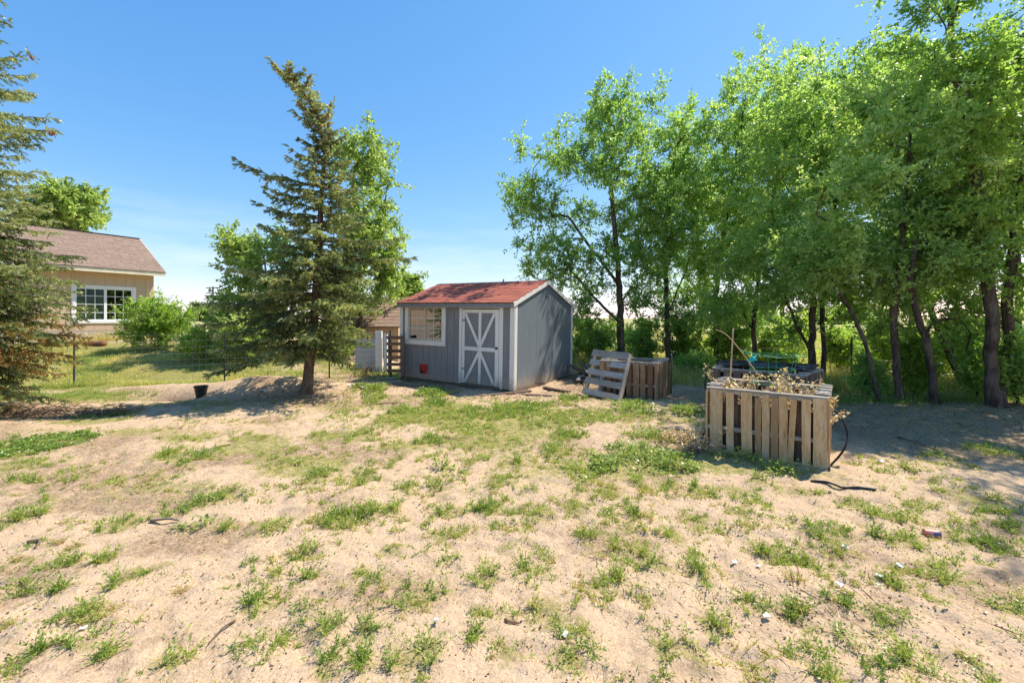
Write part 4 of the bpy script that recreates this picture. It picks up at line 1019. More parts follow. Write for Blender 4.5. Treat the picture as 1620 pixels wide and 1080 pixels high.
MB().add([(xe - .01, 0, wz1), (xe - .01, 4.3, wz1), (xe - .01, 2.15, 5.0)], [(0, 1, 2)]).build('gable', M['tan'], HO)
MB().box(wx0 - .15, wx1 + .15, .6, .62, 1.3, 3.0).build('window_backing', M['dim'], HO)  # dark sheet behind the panes, painting in the unlit room
ry, rz, ey, ez = 2.15, 5.02, -.38, 3.42
for sgn in (0, 1):
    e = ey if not sgn else 2 * ry - ey
    q = [(e, ez), (ry, rz), (ry, rz + .03), (e, ez + .03)]
    MB().add([(xe + .25, a, b) for a, b in q] + [(xs - .2, a, b) for a, b in q], [(0, 1, 2, 3), (7, 6, 5, 4), (0, 4, 5, 1), (1, 5, 6, 2), (2, 6, 7, 3), (3, 7, 4, 0)]).build('roof', M['oldwood'] if not sgn else M['brownshingle'], HO)
MB().box(xs - .2, xe + .25, ey - .03, ey, ez - .13, ez + .02).build('fascia', M['soffit'], HO)
MB().box(xs - .2, xe + .24, ey, 0, ez - .05, ez - .03).build('soffit', M['soffit'], HO)
for s_ in (0, 1):
    MB().bar((xe + .262, ey if s_ == 0 else 2 * ry - ey, ez - .03), (xe + .262, ry, rz - .02), .02, .12, up=(0, 0, 1)).build('rake_board', M['tan'], HO)
def shingle_field(parent, x0, x1, e, r, rows, tabw, mat, name='shingles'):
    V = []; Fc = []; T = []; up = np.array([0, r[0] - e[0], r[1] - e[1]]); L = np.linalg.norm(up); up /= L; nr = np.array([0, -up[2], up[1]])
    if nr[2] < 0: nr = -nr
    rgx = np.random.default_rng(3); st = L / rows
    for i in range(rows):
        x = x0 - rgx.random() * tabw
        while x < x1:
            w = tabw * rgx.uniform(.6, 1.2); a, b = max(x, x0), min(x + w - .006, x1)
            if b - a > .03:
                o = np.array([0, e[0], e[1]]) + up * st * i + nr * .034; h = rgx.uniform(.008, .018); base = len(V)
                V += [o + [a, 0, 0] + nr * h, o + [b, 0, 0] + nr * h, o + [b, 0, 0] + up * st * 1.08, o + [a, 0, 0] + up * st * 1.08, o + [a, 0, 0], o + [b, 0, 0]]
                Fc += [(base, base + 1, base + 2, base + 3), (base + 4, base + 5, base + 1, base)]; T += [rgx.random()] * 6
            x += w
    me = np_mesh(name, V, Fc, mat, T); o = link(name, me, parent); o['kind'] = 'stuff'; return o
shingle_field(HO, xs - .2, xe + .25, (ey - .04, ez), (ry, rz), 19, .30, M['brownshingle'])
MB().box(xs - .2, xe + .26, ry - .08, ry + .08, rz + .045, rz + .062).build('ridge_cap', M['rust'], HO)
hw = MB().box(wx0 - .09, wx0, -.02, 0.0, w0 - .09, w1 + .09).box(wx1, wx1 + .09, -.02, 0, w0 - .09, w1 + .09).box(wx0, wx1, -.02, 0, w1, w1 + .09).box(wx0 - .02, wx1 + .02, -.035, 0, w0 - .09, w0).build('window', M['vinyl'], HO)
MB().box(wx0, wx0 + .05, 0.001, .05, w0, w1).box(wx1 - .05, wx1, 0.001, .05, w0, w1).box(wx0 + .05, wx1 - .05, .001, .05, w0, w0 + .05).box(wx0 + .05, wx1 - .05, .001, .05, w1 - .05, w1).box(.80, .88, -.005, .045, w0 + .05, w1 - .05).build('frame', M['vinyl'], hw)
mm = MB()
for a, b in ((.05, .80), (.88, 1.61)):
    for k in (1, 2): mm.box(a + (b - a) * k / 3 - .01, a + (b - a) * k / 3 + .01, .012, .022, w0 + .05, w1 - .05)
    for k in (1, 2, 3): mm.box(a, b, .010, .020, w0 + (w1 - w0) * k / 4 - .01, w0 + (w1 - w0) * k / 4 + .01)
mm.build('muntins', M['vinyl'], hw)
for a, b in ((.05, .80), (.88, 1.61)): MB().box(a, b, .026, .030, w0 + .05, w1 - .05).build('pane', M['clearglass'], hw)
for k in range(18): MB().box(.05, .80, .06, .066, w0 + .05 + k * .062, w0 + .10 + k * .062).build('blind_slat', M['blind'], hw)
for (xx) in (-4.2, -8.2):
    q = MB().box(xx - .09, xx, -.02, 0, w0 - .09, w1 + .09).box(xx + 1.4, xx + 1.49, -.02, 0, w0 - .09, w1 + .09).box(xx, xx + 1.4, -.02, 0, w1, w1 + .09).box(xx, xx + 1.4, -.02, 0, w0 - .09, w0).build('window', M['vinyl'], HO)
    MB().box(xx, xx + 1.4, -.006, -.001, w0, w1).build('pane', M['darksheet'], q)
MB().tube([(-1.2, 1.55, 4.6), (-1.2, 1.55, 5.4)], .07, 10).tube([(-1.2, 1.55, 5.4), (-1.2, 1.55, 5.5)], .10, 10).build('vent_pipe', M['steel'], HO)

# ------------------------------------------------------------------ tan outbuilding behind the spruce
OB = empty('outbuilding', (-5.3, 15.6, -.25), (0, 0, math.radians(-6))); tag(OB, 'low tan outbuilding with brown shingle roof between spruce and shed', 'outbuilding')
for k in range(12): MB().box(-1.6 + k * .235, -1.6 + k * .235 + .229, 0, .02, 0, 1.52).build('siding_board', M['tan2'], OB)
MB().box(-1.6, 1.2, .02, 2.6, 0, 1.5).build('wall', M['tan2'], OB)
q = [(-.15, 1.50), (1.25, 2.60), (1.25, 2.64), (-.15, 1.54)]
for sg in (0, 1):
    qq = q if not sg else [(2.6 - a, b) for a, b in q]
    MB().add([(1.32, a, b) for a, b in qq] + [(-1.72, a, b) for a, b in qq], [(0, 1, 2, 3), (7, 6, 5, 4), (0, 4, 5, 1), (1, 5, 6, 2), (2, 6, 7, 3), (3, 7, 4, 0)]).build('roof', M['oldwood'] if not sg else M['brownshingle2'], OB)
MB().add([(1.2, 0, 1.5), (1.2, 2.6, 1.5), (1.2, 1.3, 2.6)], [(0, 1, 2)]).build('gable', M['tan2'], OB)
shingles(OB, -1.74, 1.34, (-.17, 1.54), (1.25, 2.645), 9, .32, M['brownshingle2'])

# ------------------------------------------------------------------ pallet bins
def binbox(label, P, e1ang, Lx, Ly, Ht, mat, group, front=None, soil_z=.5, wz=None, z0=None, name='planter_bin', grey_top=True):
    """local: x along front (left to right), y to the back"""
    z0 = Hs(P[0], P[1]) if z0 is None else z0
    o = empty(name, (P[0], P[1], z0 - .03), (0, 0, e1ang)); tag(o, label, 'planter', group)
    th = .020; dp = .10
    def side(p0, d, nrm, L, boards, jl=True):
        """one upright pallet: outer boards, stringers, inner boards"""
        d = Vector(d); nrm = Vector(nrm); p0 = Vector(p0)
        for (a, b, zb, zt_, tilt) in boards:
            c = p0 + d * ((a + b) / 2) - nrm * th / 2 + Vector((0, 0, (zb + zt_) / 2)); zz = (Vector((0, 0, 1)) + d * tilt)
            plank(o, c, zz, d, zt_ - zb, b - a, th, mat)
        for zc, m2 in ((.04, mat), (Ht * .42, 'pallet_grey'), (Ht - .02, 'pallet_grey')):
            plank(o, p0 + d * L / 2 - nrm * (th + .035) + Vector((0, 0, zc)), d, (0, 0, 1), L - .02, .045 if zc < Ht - .1 else .035, .065, m2, 'stringer')
        x = .02
        while x < L - .1:
            w = R.uniform(.08, .13); plank(o, p0 + d * (x + w / 2) - nrm * (th + .078) + Vector((0, 0, Ht / 2)), (0, 0, 1), d, Ht - .03 + R.uniform(-.02, .01), w, .016, mat if R.random() < .4 else 'oldwood', 'inner_plank'); x += w + R.uniform(.06, .14)
    def auto(L):
        out = []; x = .0
        while x < L - .06:
            w = R.uniform(.085, .14); w = min(w, L - x); out.append((x, x + w, R.uniform(0, .03), Ht + R.uniform(-.02, .02), R.uniform(-.01, .01))); x += w + R.uniform(.02, .06)
        return out
    side((0, 0, 0), (1, 0, 0), (0, -1, 0), Lx, front or auto(Lx))
    side((Lx, .0, 0), (0, 1, 0), (1, 0, 0), Ly, auto(Ly)); side((0, Ly, 0), (0, -1, 0), (-1, 0, 0), Ly, auto(Ly)); side((Lx, Ly, 0), (-1, 0, 0), (0, 1, 0), Lx, auto(Lx))
    MB().box(.12, Lx - .12, .12, Ly - .12, .03, soil_z).build('soil', M['soil'], o)
    MB().box(.105, Lx - .105, .105, .112, .03, Ht - .16).build('liner', M['fabric'], o)
    for (x, y, dx, dy) in ((Lx / 2, .05, 1, 0), (Lx / 2, Ly - .05, 1, 0), (.05, Ly / 2, 0, 1), (Lx - .05, Ly / 2, 0, 1)):
        L = Lx if dx else Ly - .22
        if grey_top: plank(o, (x, y, Ht + .012), (dx, dy, 0), (-dy, dx, 0), L, .085, .018, 'pallet_grey', 'top_rail')
    for s_ in (1, -1):
        for k in range(5 if grey_top else 0):
            y = .14 + k * (Ly - .28) / 4; x = Lx - .055 if s_ > 0 else .055
            plank(o, (x, y, Ht + .028 + R.uniform(0, .012)), (1, R.uniform(-.12, .12), 0), (0, 1, 0), .14, .05, .02, 'pallet_grey', 'cross_cleat')
    return o
cr = lambda x: ((1060 + x / 4.153) - 810) / 680
PB = (2.306, 5.114)
def S(x): t = cr(x); return (PB[1] * t - PB[0]) / (.79 + .61 * t)
HB = .76
fb = [(S(262), S(345), 0, HB, 0), (S(368), S(418), .0, HB - .02, .0), (S(466), S(538), 0, HB, -.005), (S(602), S(652), 0, HB, .0), (S(660), S(710), .02, HB - .02, .01),
      (S(714), S(770), 0, HB, 0), (S(778), S(820), .0, HB - .03, .05), (S(864), S(924), .0, HB - .01, 0), (S(938), S(1040), -.03, HB + .01, 0), (S(556), S(598), .03, HB - .05, .0)]
GB = 'planter bins made of upright pallets'
B1 = binbox('nearest pallet planter with weathered tan slats and withered plants on top', PB, math.atan2(-.61, .79), 1.18, 1.0, HB, 'pallet', GB, fb, .52, z0=.03)
B2 = binbox('pallet planter covered with dark plastic, behind the nearest one', (3.37, 7.25), math.atan2(-.74, .67), 1.35, 1.0, .78, 'oldwood', GB, soil_z=.6, z0=0.0, grey_top=True)
B3 = binbox('far left planter of reddish brown slats with a grey pallet leaning on it', (1.84, 9.02), math.atan2(-.54, .84), 1.19, 1.0, .76, 'pallet_red', GB, soil_z=.5, z0=-.03)
# folded dark sheets on B2
sv = []; nxs, nys = 16, 10
for j in range(nys):
    for i in range(nxs):
        x = .02 + i / (nxs - 1) * 1.3; y = .1 + j / (nys - 1) * .8; sv.append((x, y, .83 + .05 * float(vnoise(x * 9, y * 9, 4)) + .03 * float(vnoise(x * 20, y * 20, 5))))
sf = [(j * nxs + i, j * nxs + i + 1, (j + 1) * nxs + i + 1, (j + 1) * nxs + i) for j in range(nys - 1) for i in range(nxs - 1)]
ds = empty('plastic_sheet', B2.location, B2.rotation_euler); tag(ds, 'crumpled dark plastic sheeting lying on the rear planter', 'sheet')
o = MB().add(sv, sf).build('sheet', M['darksheet'], ds, smooth=True); sm = o.modifiers.new('thick', 'SOLIDIFY'); sm.thickness = .012
for (x, y, a) in ((.25, .3, .1), (.6, .55, -.25), (.95, .4, .2), (1.15, .6, -.1)):
    MB().bar((x - .2, y - .1, .90), (x + .2, y + .1, .905 + a * .05), .07, .02).build('slab', M['black'], ds)
# leaning pallet
LP = empty('leaning_pallet', (1.52, 9.14, 0)); tag(LP, 'bleached grey pallet of wide slats leaning against the far left planter', 'pallet')
b0 = Vector((0, 0, -.01)); Wv = Vector((.54, -.94, 0)); Lv = Vector((.335, .47, .885)); nL = Wv.cross(Lv).normalized()
if nL.y > 0: nL = -nL
wl = Wv.length; wd_ = Wv.normalized(); ld = Lv.normalized(); LL = Lv.length
for (f0, f1) in ((0.00, .12), (.235, .36), (.44, .56), (.655, .775), (.85, 1.0)):
    plank(LP, b0 + Wv * .5 + Lv * ((f0 + f1) / 2) + nL * .05, Wv, Lv, wl, (f1 - f0) * LL, .018, 'pallet_grey', 'slat')
for f in (.03, .42, .97):
    plank(LP, b0 + Wv * f + Lv * .5, Lv, Wv, LL * .99, .04, .085, 'pallet_grey', 'stringer')
for f in (.06, .5, .95): plank(LP, b0 + Wv * .5 + Lv * f - nL * .05, Wv, Lv, wl * .98, .09, .016, 'pallet_grey', 'rear_slat')

# withered plants in the near bin
def withered(root_name, label, cat, origin, n, h, spread, seed, mat='dryplant'):
    rgz = np.random.default_rng(seed); mb = MB(); LPp = []; LA = []
    for i in range(n):
        p = np.array([origin[0] + rgz.uniform(-1, 1) * spread[0], origin[1] + rgz.uniform(-1, 1) * spread[1], origin[2]]); d = unit(np.array([rgz.normal() * .35, rgz.normal() * .35, 1.])); pts = [p.copy()]
        L = h * rgz.uniform(.5, 1.2); k = 6
        for j in range(k): d = unit(d + rgz.normal(size=3) * .35 + np.array([0, 0, -.09 * j])); p = p + d * L / k; pts.append(p.copy()); 
        mb.tube([Vector(q) for q in pts], [.006 * (1 - .7 * j / k) for j in range(k + 1)], 4)
        for j in range(24): q = pts[rgz.integers(1, k + 1)] + rgz.normal(size=3) * .025; LPp.append(q); LA.append(rgz.normal(size=3) + np.array([0, 0, -.7]))
    o = mb.build(root_name, M['stem'], None); o.data.materials.clear(); o.data.materials.append(simple('dry_stalk', (.66, .50, .31), .9)); tag(o, label, cat)
    LPp = np.array(LPp); LA = np.array(LA); nn = len(LPp); Ls = rgz.uniform(.018, .045, nn)
    V, Fc = leaf_arrays(LPp, LA, rgz.normal(size=(nn, 3)), Ls, Ls * .8, .6); c = link('leaves', np_mesh('leaves', V, Fc, M[mat], np.repeat(rgz.random(nn), 4)), o); c['kind'] = 'stuff'
    return o
c1 = B1.matrix_world if False else None
def loc_to_w(P, ang_, x, y): return (P[0] + math.cos(ang_) * x - math.sin(ang_) * y, P[1] + math.sin(ang_) * x + math.cos(ang_) * y)
a1 = math.atan2(-.61, .79)
for i, (x, y, n, h, lab) in enumerate(((.25, .45, 16, .62, 'withered tan tomato plant at the left end of the nearest planter'), (.6, .5, 15, .52, 'withered curled plant in the middle of the nearest planter'), (.92, .4, 14, .5, 'dry drooping plant at the right end of the nearest planter'))):
    q = loc_to_w(PB, a1, x, y); withered('withered_plant', lab, 'plant', (q[0], q[1], .62), int(n * 1.1), h * .85, (.24, .2), 60 + i)
q = loc_to_w(PB, a1, -.06, .1); withered('withered_plant', 'dry brown vine heap on the ground at the left side of the nearest planter', 'plant', (q[0], q[1], .05), 16, .45, (.1, .25), 71)
q = loc_to_w(PB, a1, -.22, .25); withered('withered_plant', 'low rusty brown dead weeds spreading left of the nearest planter', 'plant', (q[0] - .1, q[1], .02), 26, .22, (.28, .3), 72)
q = loc_to_w(PB, a1, 1.2, .3); withered('withered_plant', 'thin dry vine strands hanging down the right side of the nearest planter', 'plant', (q[0], q[1], .5), 3, .22, (.03, .12), 73)
# bare twigs sticking up
def smooth_path(pts, k=5):
    pts = [Vector(p) for p in pts]
    if len(pts) < 3: return pts
    out = []
    for i in range(len(pts) - 1):
        p0, p1, p2, p3 = pts[max(i - 1, 0)], pts[i], pts[i + 1], pts[min(i + 2, len(pts) - 1)]
        for j in range(k):
            t = j / k; out.append(.5 * ((2 * p1) + (p2 - p0) * t + (2 * p0 - 5 * p1 + 4 * p2 - p3) * t * t + (3 * p1 - p0 - 3 * p2 + p3) * t ** 3))
    return out + [pts[-1]]
def stick(name, label, cat, pts, r0, mat, r1=None):
    pts = smooth_path(pts)
    n = len(pts); o = MB().tube(pts, [r0 + ((r1 if r1 is not None else r0) - r0) * k / (n - 1) for k in range(n)], 6).build(name, M[mat], None, smooth=True); return tag(o, label, cat)
M['drystalk'] = simple('dry_twig', (.50, .36, .21), .9)
stick('dead_branch', 'bare tan branch arching up from the nearest planter toward its left', 'branch', [W(1205, 600, 5.4), W(1190, 580, 5.4), W(1172, 555, 5.35), W(1150, 530, 5.3), W(1132, 521, 5.3)], .009, 'drystalk', .003)
stick('dead_branch', 'pale twig curling over the front top edge of the nearest planter', 'branch', [W(1206, 623, 5.0), W(1198, 640, 4.9), W(1188, 655, 4.9), W(1186, 662, 4.9)], .008, 'drystalk', .004)
stick('dead_branch', 'pale bent twig on the right top edge of the nearest planter', 'branch', [W(1268, 622, 4.8), W(1252, 628, 4.75), W(1236, 638, 4.75)], .007, 'drystalk', .004)
stick('stake', 'upright pale wooden stake rising from the nearest planter back', 'stake', [W(1154, 620, 5.9), W(1157, 570, 5.9), W(1160, 519, 5.9)], .013, 'drystalk', .011)
# green wire cages
cg = empty('tomato_cage', W(1225, 600, 5.3)); tag(cg, 'green wire tomato cage standing in the nearest planter', 'plant cage')
mb = MB(); 
cc = W(1222, 560, 5.35)
for (dz, rr) in ((.0, .20), (-.19, .17), (-.36, .14)):
    pts = [(cc.x + rr * math.cos(t) * 1.6, cc.y + rr * math.sin(t), cc.z + dz + .25 * 0) for t in np.linspace(0, 2 * math.pi, 25)]; ring = MB().tube([Vector(p) - cg.location for p in pts], .003, 5).build('wire_ring', M['greenwire'], cg)
for t in np.linspace(0, 2 * math.pi, 7)[:-1]:
    MB().tube([Vector((cc.x + .20 * math.cos(t) * 1.6, cc.y + .20 * math.sin(t), cc.z + .03)) - cg.location, Vector((cc.x + .11 * math.cos(t) * 1.6, cc.y + .11 * math.sin(t), .45)) - cg.location], .003, 5).build('wire_leg', M['greenwire'], cg)
stick('garden_wire', 'long green wire line sagging from a twig toward the right above the planters', 'wire', [W(1172, 553, 5.3), W(1185, 558, 5.3), W(1205, 562, 5.3), W(1235, 566, 5.3), W(1275, 563, 5.2)], .005, 'greenwire')
tl = MB().tube([W(1186, 571, 5.25), W(1192, 567, 5.25), W(1196, 563, 5.25)], [.02, .03, .012], 6).tube([W(1190, 567, 5.25), W(1197, 570, 5.25)], [.02, .006], 5).build('garden_clip', M['teal'], None); tag(tl, 'teal plastic clip tied to the green wire cage', 'clip')
# hoses
def gpt(u, v, dz=.012):
    x, y = G(u, v); return Vector((x, y, Hs(x, y) + dz))
stick('hose', 'black irrigation hose looping out of the right side of the nearest planter', 'hose', [W(1312, 645, 4.75), W(1325, 652, 4.7), W(1337, 672, 4.6), W(1341, 690, 4.55), W(1337, 707, 4.5), W(1327, 722, 4.5), gpt(1314, 738, .02), gpt(1312, 746)], .011, 'black')
stick('hose', 'straight black hose lying on the sand right of the nearest planter', 'hose', [gpt(1283, 757), gpt(1310, 764), gpt(1335, 769), gpt(1360, 774), gpt(1385, 776)], .012, 'black')
stick('hose', 'black hose hanging on the left side of the covered planter', 'hose', [W(1126, 592, 7.1), W(1118, 595, 7.1), W(1115, 608, 7.1), W(1118, 620, 7.1)], .011, 'black')
stick('stick', 'dark crooked stick leaning at the left foot of the nearest planter', 'stick', [gpt(1103, 716), W(1108, 697, 5.2), W(1119, 676, 5.25)], .016, 'oldwood', .012)

# ------------------------------------------------------------------ small wooden gate at the shed's left end
GT = empty('slatted_gate', (-3.2, 11.35, .0)); tag(GT, 'short brown wooden gate with horizontal slats beside the shed left corner', 'gate')
def rel(u, v, D): return W(u, v, D) - Vector((-3.2, 11.35, 0))
plank(GT, (rel(616, 532, 11.6) + rel(616, 590, 11.6)) / 2, (0, 0, 1), (1, 0, 0), 1.0, .06, .06, 'oldwood', 'post')
plank(GT, (rel(637.5, 532, 11.1) + rel(637.5, 594, 11.1)) / 2, (0, 0, 1), (1, 0, 0), 1.05, .085, .05, 'oldwood', 'post')
for v in (534, 544, 555, 565, 576, 586):
    a, b = rel(613, v - .5, 11.65), rel(639, v, 11.15); plank(GT, (a + b) / 2 + Vector((0, -.05, 0)), b - a, (0, 0, 1), (b - a).length, .085, .02, 'oldwood', 'slat')
stick('fence_post', 'thin dark steel post left of the slatted gate', 'post', [gz(-3.35, 11.9), Vector((-3.35, 11.9, 1.25))], .02, 'rust')
WP = empty('garden_gate', (-3.9, 12.6, 0)); tag(WP, 'white gate post with pale blue panel and wire mesh beside the outbuilding', 'gate')
MB().box(-.09, .09, -.05, .05, -.1, 1.22).build('post', M['vinyl'], WP)
MB().box(-.70, -.1, .0, .025, .05, .98).build('panel', M['paleblue'], WP)
MB().box(.15, .25, -.05, .05, -.1, 1.12).build('post', M['vinyl'], WP)
for k in range(9): MB().tube([(-.72 + k * .075, -.03, .0), (-.72 + k * .075, -.03, 1.2)], .003, 4).build('wire', M['drystalk'], WP)
for k in range(9): MB().tube([(-.74, -.034, .05 + k * .14), (-.08, -.034, .05 + k * .14)], .003, 4).build('wire', M['drystalk'], WP)

# ------------------------------------------------------------------ wire fences
def fence(name, label, posts, h, wires, mat='steel', r=.0020, vert=.0):
    o = empty(name, (posts[0][0], posts[0][1], Hs(*posts[0]))); tag(o, label, 'fence'); L0 = o.location
    P = [Vector((x, y, Hs(x, y))) for x, y in posts]
    for p in P[0:]:
        MB().bar(p - L0 + Vector((0, 0, -.1)), p - L0 + Vector((R.uniform(-.02, .02), 0, h + .06)), .035, .012, up=(0, 1, 0)).bar(p - L0 + Vector((0, .015, -.1)), p - L0 + Vector((0, .015, h + .05)), .008, .03, up=(0, 1, 0)).build('post', M['rust'], o)
    for k in range(wires):
        z = h * (k + 1) / wires; pts = []
        for a, b in zip(P[:-1], P[1:]):
            for t in (0, .33, .66): pts.append(a.lerp(b, t) - L0 + Vector((0, -.02, z - .03 * math.sin(math.pi * t) + R.uniform(-.008, .008))))
        pts.append(P[-1] - L0 + Vector((0, -.02, z))); MB().tube(pts, r, 4).build('wire', M[mat], o)
    if vert:
        mb = MB()
        for a, b in zip(P[:-1], P[1:]):
            n = int((b - a).length / vert)
            for k in range(n): q = a.lerp(b, (k + .5) / n) - L0 + Vector((0, -.022, 0)); mb.tube([q, q + Vector((0, 0, h))], r * .7, 3, caps=False)
        c = mb.build('mesh_wire', M[mat], o); c['kind'] = 'stuff'
    return o
fence('wire_fence', 'woven wire fence on dark steel posts between house lawn and sand', [(-13.2, 10.2), (-10.6, 10.4), ((355 - CX) * 10.75 / F, 10.75), (-4.8, 11.3), (-3.36, 11.85)], 1.22, 8, vert=.16)
fence('wire_fence', 'barbed field fence on thin posts behind the elm grove', [(2.2, 18.5), (5.6, 15), ((1347 - CX) * 11.4 / F, 11.4), (12.5, 9.6), (16, 8.2)], 1.05, 4, r=.003)
stick('fence_post', 'rusty steel post at the right rear corner of the far left planter', 'post', [gz(3.42, 9.25), Vector((3.44, 9.25, .82))], .022, 'oldwood')

# utility poles far away
for (u, v, D, lab) in ((337, 453, 75, 'utility pole with three crossarms far behind the spruce'), (313, 478, 110, 'smaller far utility pole left of the taller one')):
    x = (u - CX) * D / F; top_ = EYE + (HOR - v) * D / F; o = empty('utility_pole', (x, D, 0)); tag(o, lab, 'utility pole', 'utility poles on the horizon')
    MB().tube([(0, 0, 0), (0, 0, top_)], [.17, .12], 8).build('pole', M['oldwood'], o)
    for k in range(3): MB().box(-1.2, 1.2, -.06, .06, top_ - .35 - k * .9, top_ - .2 - k * .9).build('crossarm', M['oldwood'], o)

# ------------------------------------------------------------------ bucket, can, scraps, sticks, wood pile
x, y = G(318, 624); z = Hs(x, y)
pot = empty('plant_pot', (x, y, z)); tag(pot, 'black plastic nursery pot standing in the sand near the trench', 'pot')
MB().tube([(0, 0, -.02), (0, 0, .235)], [.085, .125], 16, caps=False).tube([(0, 0, .235), (0, 0, .232)], [.125, .117], 16, caps=False).tube([(0, 0, .23), (0, 0, .0)], [.117, .08], 16, caps=False).build('body', M['black'], pot, smooth=True)
MB().tube([(0, 0, .205), (0, 0, .238)], [.132, .134], 16, caps=False).build('rim', M['black'], pot, smooth=True); MB().tube([(0, 0, .12), (0, 0, .13)], [.095, .10], 12).build('soil', M['soil'], pot)
x, y = G(1474, 842); can = MB().tube([(-.05, 0, 0), (-.045, 0, 0), (.04, 0, 0), (.05, 0, 0)], [.022, .029, .029, .022], 14).build('drink_can', M['can'], None, (x, y, Hs(x, y) + .028), smooth=False); can.rotation_euler = (0, 0, -.3); tag(can, 'faded red drink can lying on the sand at the right', 'can')
x, y = G(600, 692 - 5); o = MB().tube([(-.02, 0, 0), (0, 0, .01), (.02, .01, 0)], [.012, .018, .01], 6).build('red_scrap', M['redpaint'], None, (x, y, Hs(x, y) + .01)); tag(o, 'tiny dark red scrap on the sand left of centre', 'scrap')
def scrap(u, v, s, label, mat='papers', group='white scraps on the sand'):
    x, y = G(u, v); rr = random.Random(u); pts = []
    for j in range(4):
        for i in range(4): pts.append(((i - 1.5) * s / 3 + rr.uniform(-.15, .15) * s, (j - 1.5) * s / 4 + rr.uniform(-.1, .1) * s, rr.uniform(.0, .30) * s + .01))
    o = MB().add(pts, [(j * 4 + i, j * 4 + i + 1, j * 4 + i + 5, j * 4 + i + 4) for j in range(3) for i in range(3)]).build('scrap', M[mat], None, (x, y, Hs(x, y) + .006))
    m_ = o.modifiers.new('t', 'SOLIDIFY'); m_.thickness = .004; tag(o, label, 'scrap', group); o.rotation_euler = (0, 0, rr.uniform(0, 6))
for (u, v, s, lab) in ((1337, 866, .06, 'white scrap right below the weed clump, upper of the right cluster'), (1423, 889, .06, 'folded white scrap beside a tuft right of centre'), (1391, 908, .05, 'white scrap at the left foot of a small tuft'),
                       (1328, 918, .06, 'white crumpled scrap on the bare brown patch'), (1390, 922, .03, 'tiny white fleck under the tuft'), (1212, 973, .05, 'pale scrap below the feathery weed'), (1162, 888, .045, 'pale scrap on the brown patch left of the wide tuft'),
                       (1200, 894, .04, 'small grey scrap under the wide tuft'), (132, 997, .035, 'tiny white scrap between weeds at lower left'), (893, 1009, .06, 'white pebble like scrap at the foot of the tall central weed'), (690, 988, .04, 'pale fleck right below the round weed'),
                       (417, 616, .22, 'crumpled grey white bag in the spruce shadow'), (553, 610, .16, 'white stone like lump left of the gate'), (576, 613, .18, 'wide white scrap on the brown soil left of the shed'), (4, 715, .08, 'white scrap at the left picture edge in the weeds'),
                       (1392, 735, .09, 'pale flat stone right of the black hose')):
    scrap(u, v, s * .7, lab)
for i, (u, v, u2, v2, r, lab) in enumerate(((238, 827, 283, 826, .012, 'dark short stick lying right of a grass clump at left'), (44, 860, 56, 868, .012, 'small dark stick at the far left of the sand'), (320, 714, 365, 700, .012, 'thin twig lying on the weeds near the spruce shadow'),
                                (372, 985, 330, 1018, .006, 'thin dry root trailing from a weed at lower left'), (1040, 672, 1068, 668, .008, 'small twig on the sand before the left planter'), (800, 985, 822, 988, .012, 'dark chip beside the central tall weed'),
                                (590, 640, 640, 636, .012, 'pale twig lying before the shed'), (1420, 690, 1480, 712, .012, 'dark root running through the shade at right'), (905, 640, 935, 655, .01, 'thin stick at the shed corner'))):
    a, b = gpt(u, v, r), gpt(u2, v2, r); m_ = (a + b) / 2 + Vector((R.uniform(-.03, .03), R.uniform(-.04, .04), .01)); stick('stick', lab, 'stick', [a, m_, b], r, 'oldwood', r * .5)
wpile = empty('wood_pile', (2.0, 11.4, -.05)); tag(wpile, 'low pile of old boards and branches behind the shed right corner', 'wood pile')
for k in range(14):
    a = R.uniform(-.5, .9); plank(wpile, (R.uniform(-.25, .35), R.uniform(-.5, .9), .05 + k * .03), (math.sin(a), math.cos(a), R.uniform(-.1, .15)), (1, 0, 0), R.uniform(.7, 1.4), R.uniform(.06, .12), .035, 'oldwood' if k % 3 else 'pallet_grey', 'board')
for k in range(8):
    a = R.uniform(0, 6); p = Vector((R.uniform(-.2, .5), R.uniform(-.6, .9), .25)); MB().tube([p, p + Vector((math.cos(a) * .4, math.sin(a) * .3, .15)), p + Vector((math.cos(a) * .8, math.sin(a) * .6, .32 + R.random() * .4))], [.02, .014, .004], 5).build('branch', M['bark'], wpile)
for i, (u, v, L, a, lab) in enumerate(((845, 626, .9, -.3, 'old board lying at the shed front right corner'), (800, 624, 1.3, .55, 'long weathered board lying along the shed front'), (880, 620, .8, -.9, 'split board by the shed gable base'), (655, 601, .5, .2, 'short board below the red pet door'),
                                  (610, 598, .5, -.2, 'pale broken board at the foot of the slatted gate'), (622, 603, .4, .5, 'bent scrap board before the slatted gate'))):
    x, y = G(u, v); r = empty('loose_board', (x, y, Hs(x, y) + .02)); tag(r, lab, 'board', 'loose boards round the shed'); plank(r, (0, 0, .01), (math.cos(a), math.sin(a), 0), (-math.sin(a), math.cos(a), 0), L, .11, .03, 'oldwood' if i not in (4, 5) else 'pallet_grey', 'board')
x, y = G(152, 547); o = empty('garden_stones', (x, y, Hs(x, y))); tag(o, 'small heap of dark red stones before the tan house', 'stones')
for k in range(5):
    MB().tube([(k * .13 - .3, 0, 0), (k * .13 - .28, .02, .09), (k * .13 - .26, 0, .16)], [.10, .11, .04], 7).build('stone', M['soil'] if k % 2 else M['cone'], o, smooth=True)

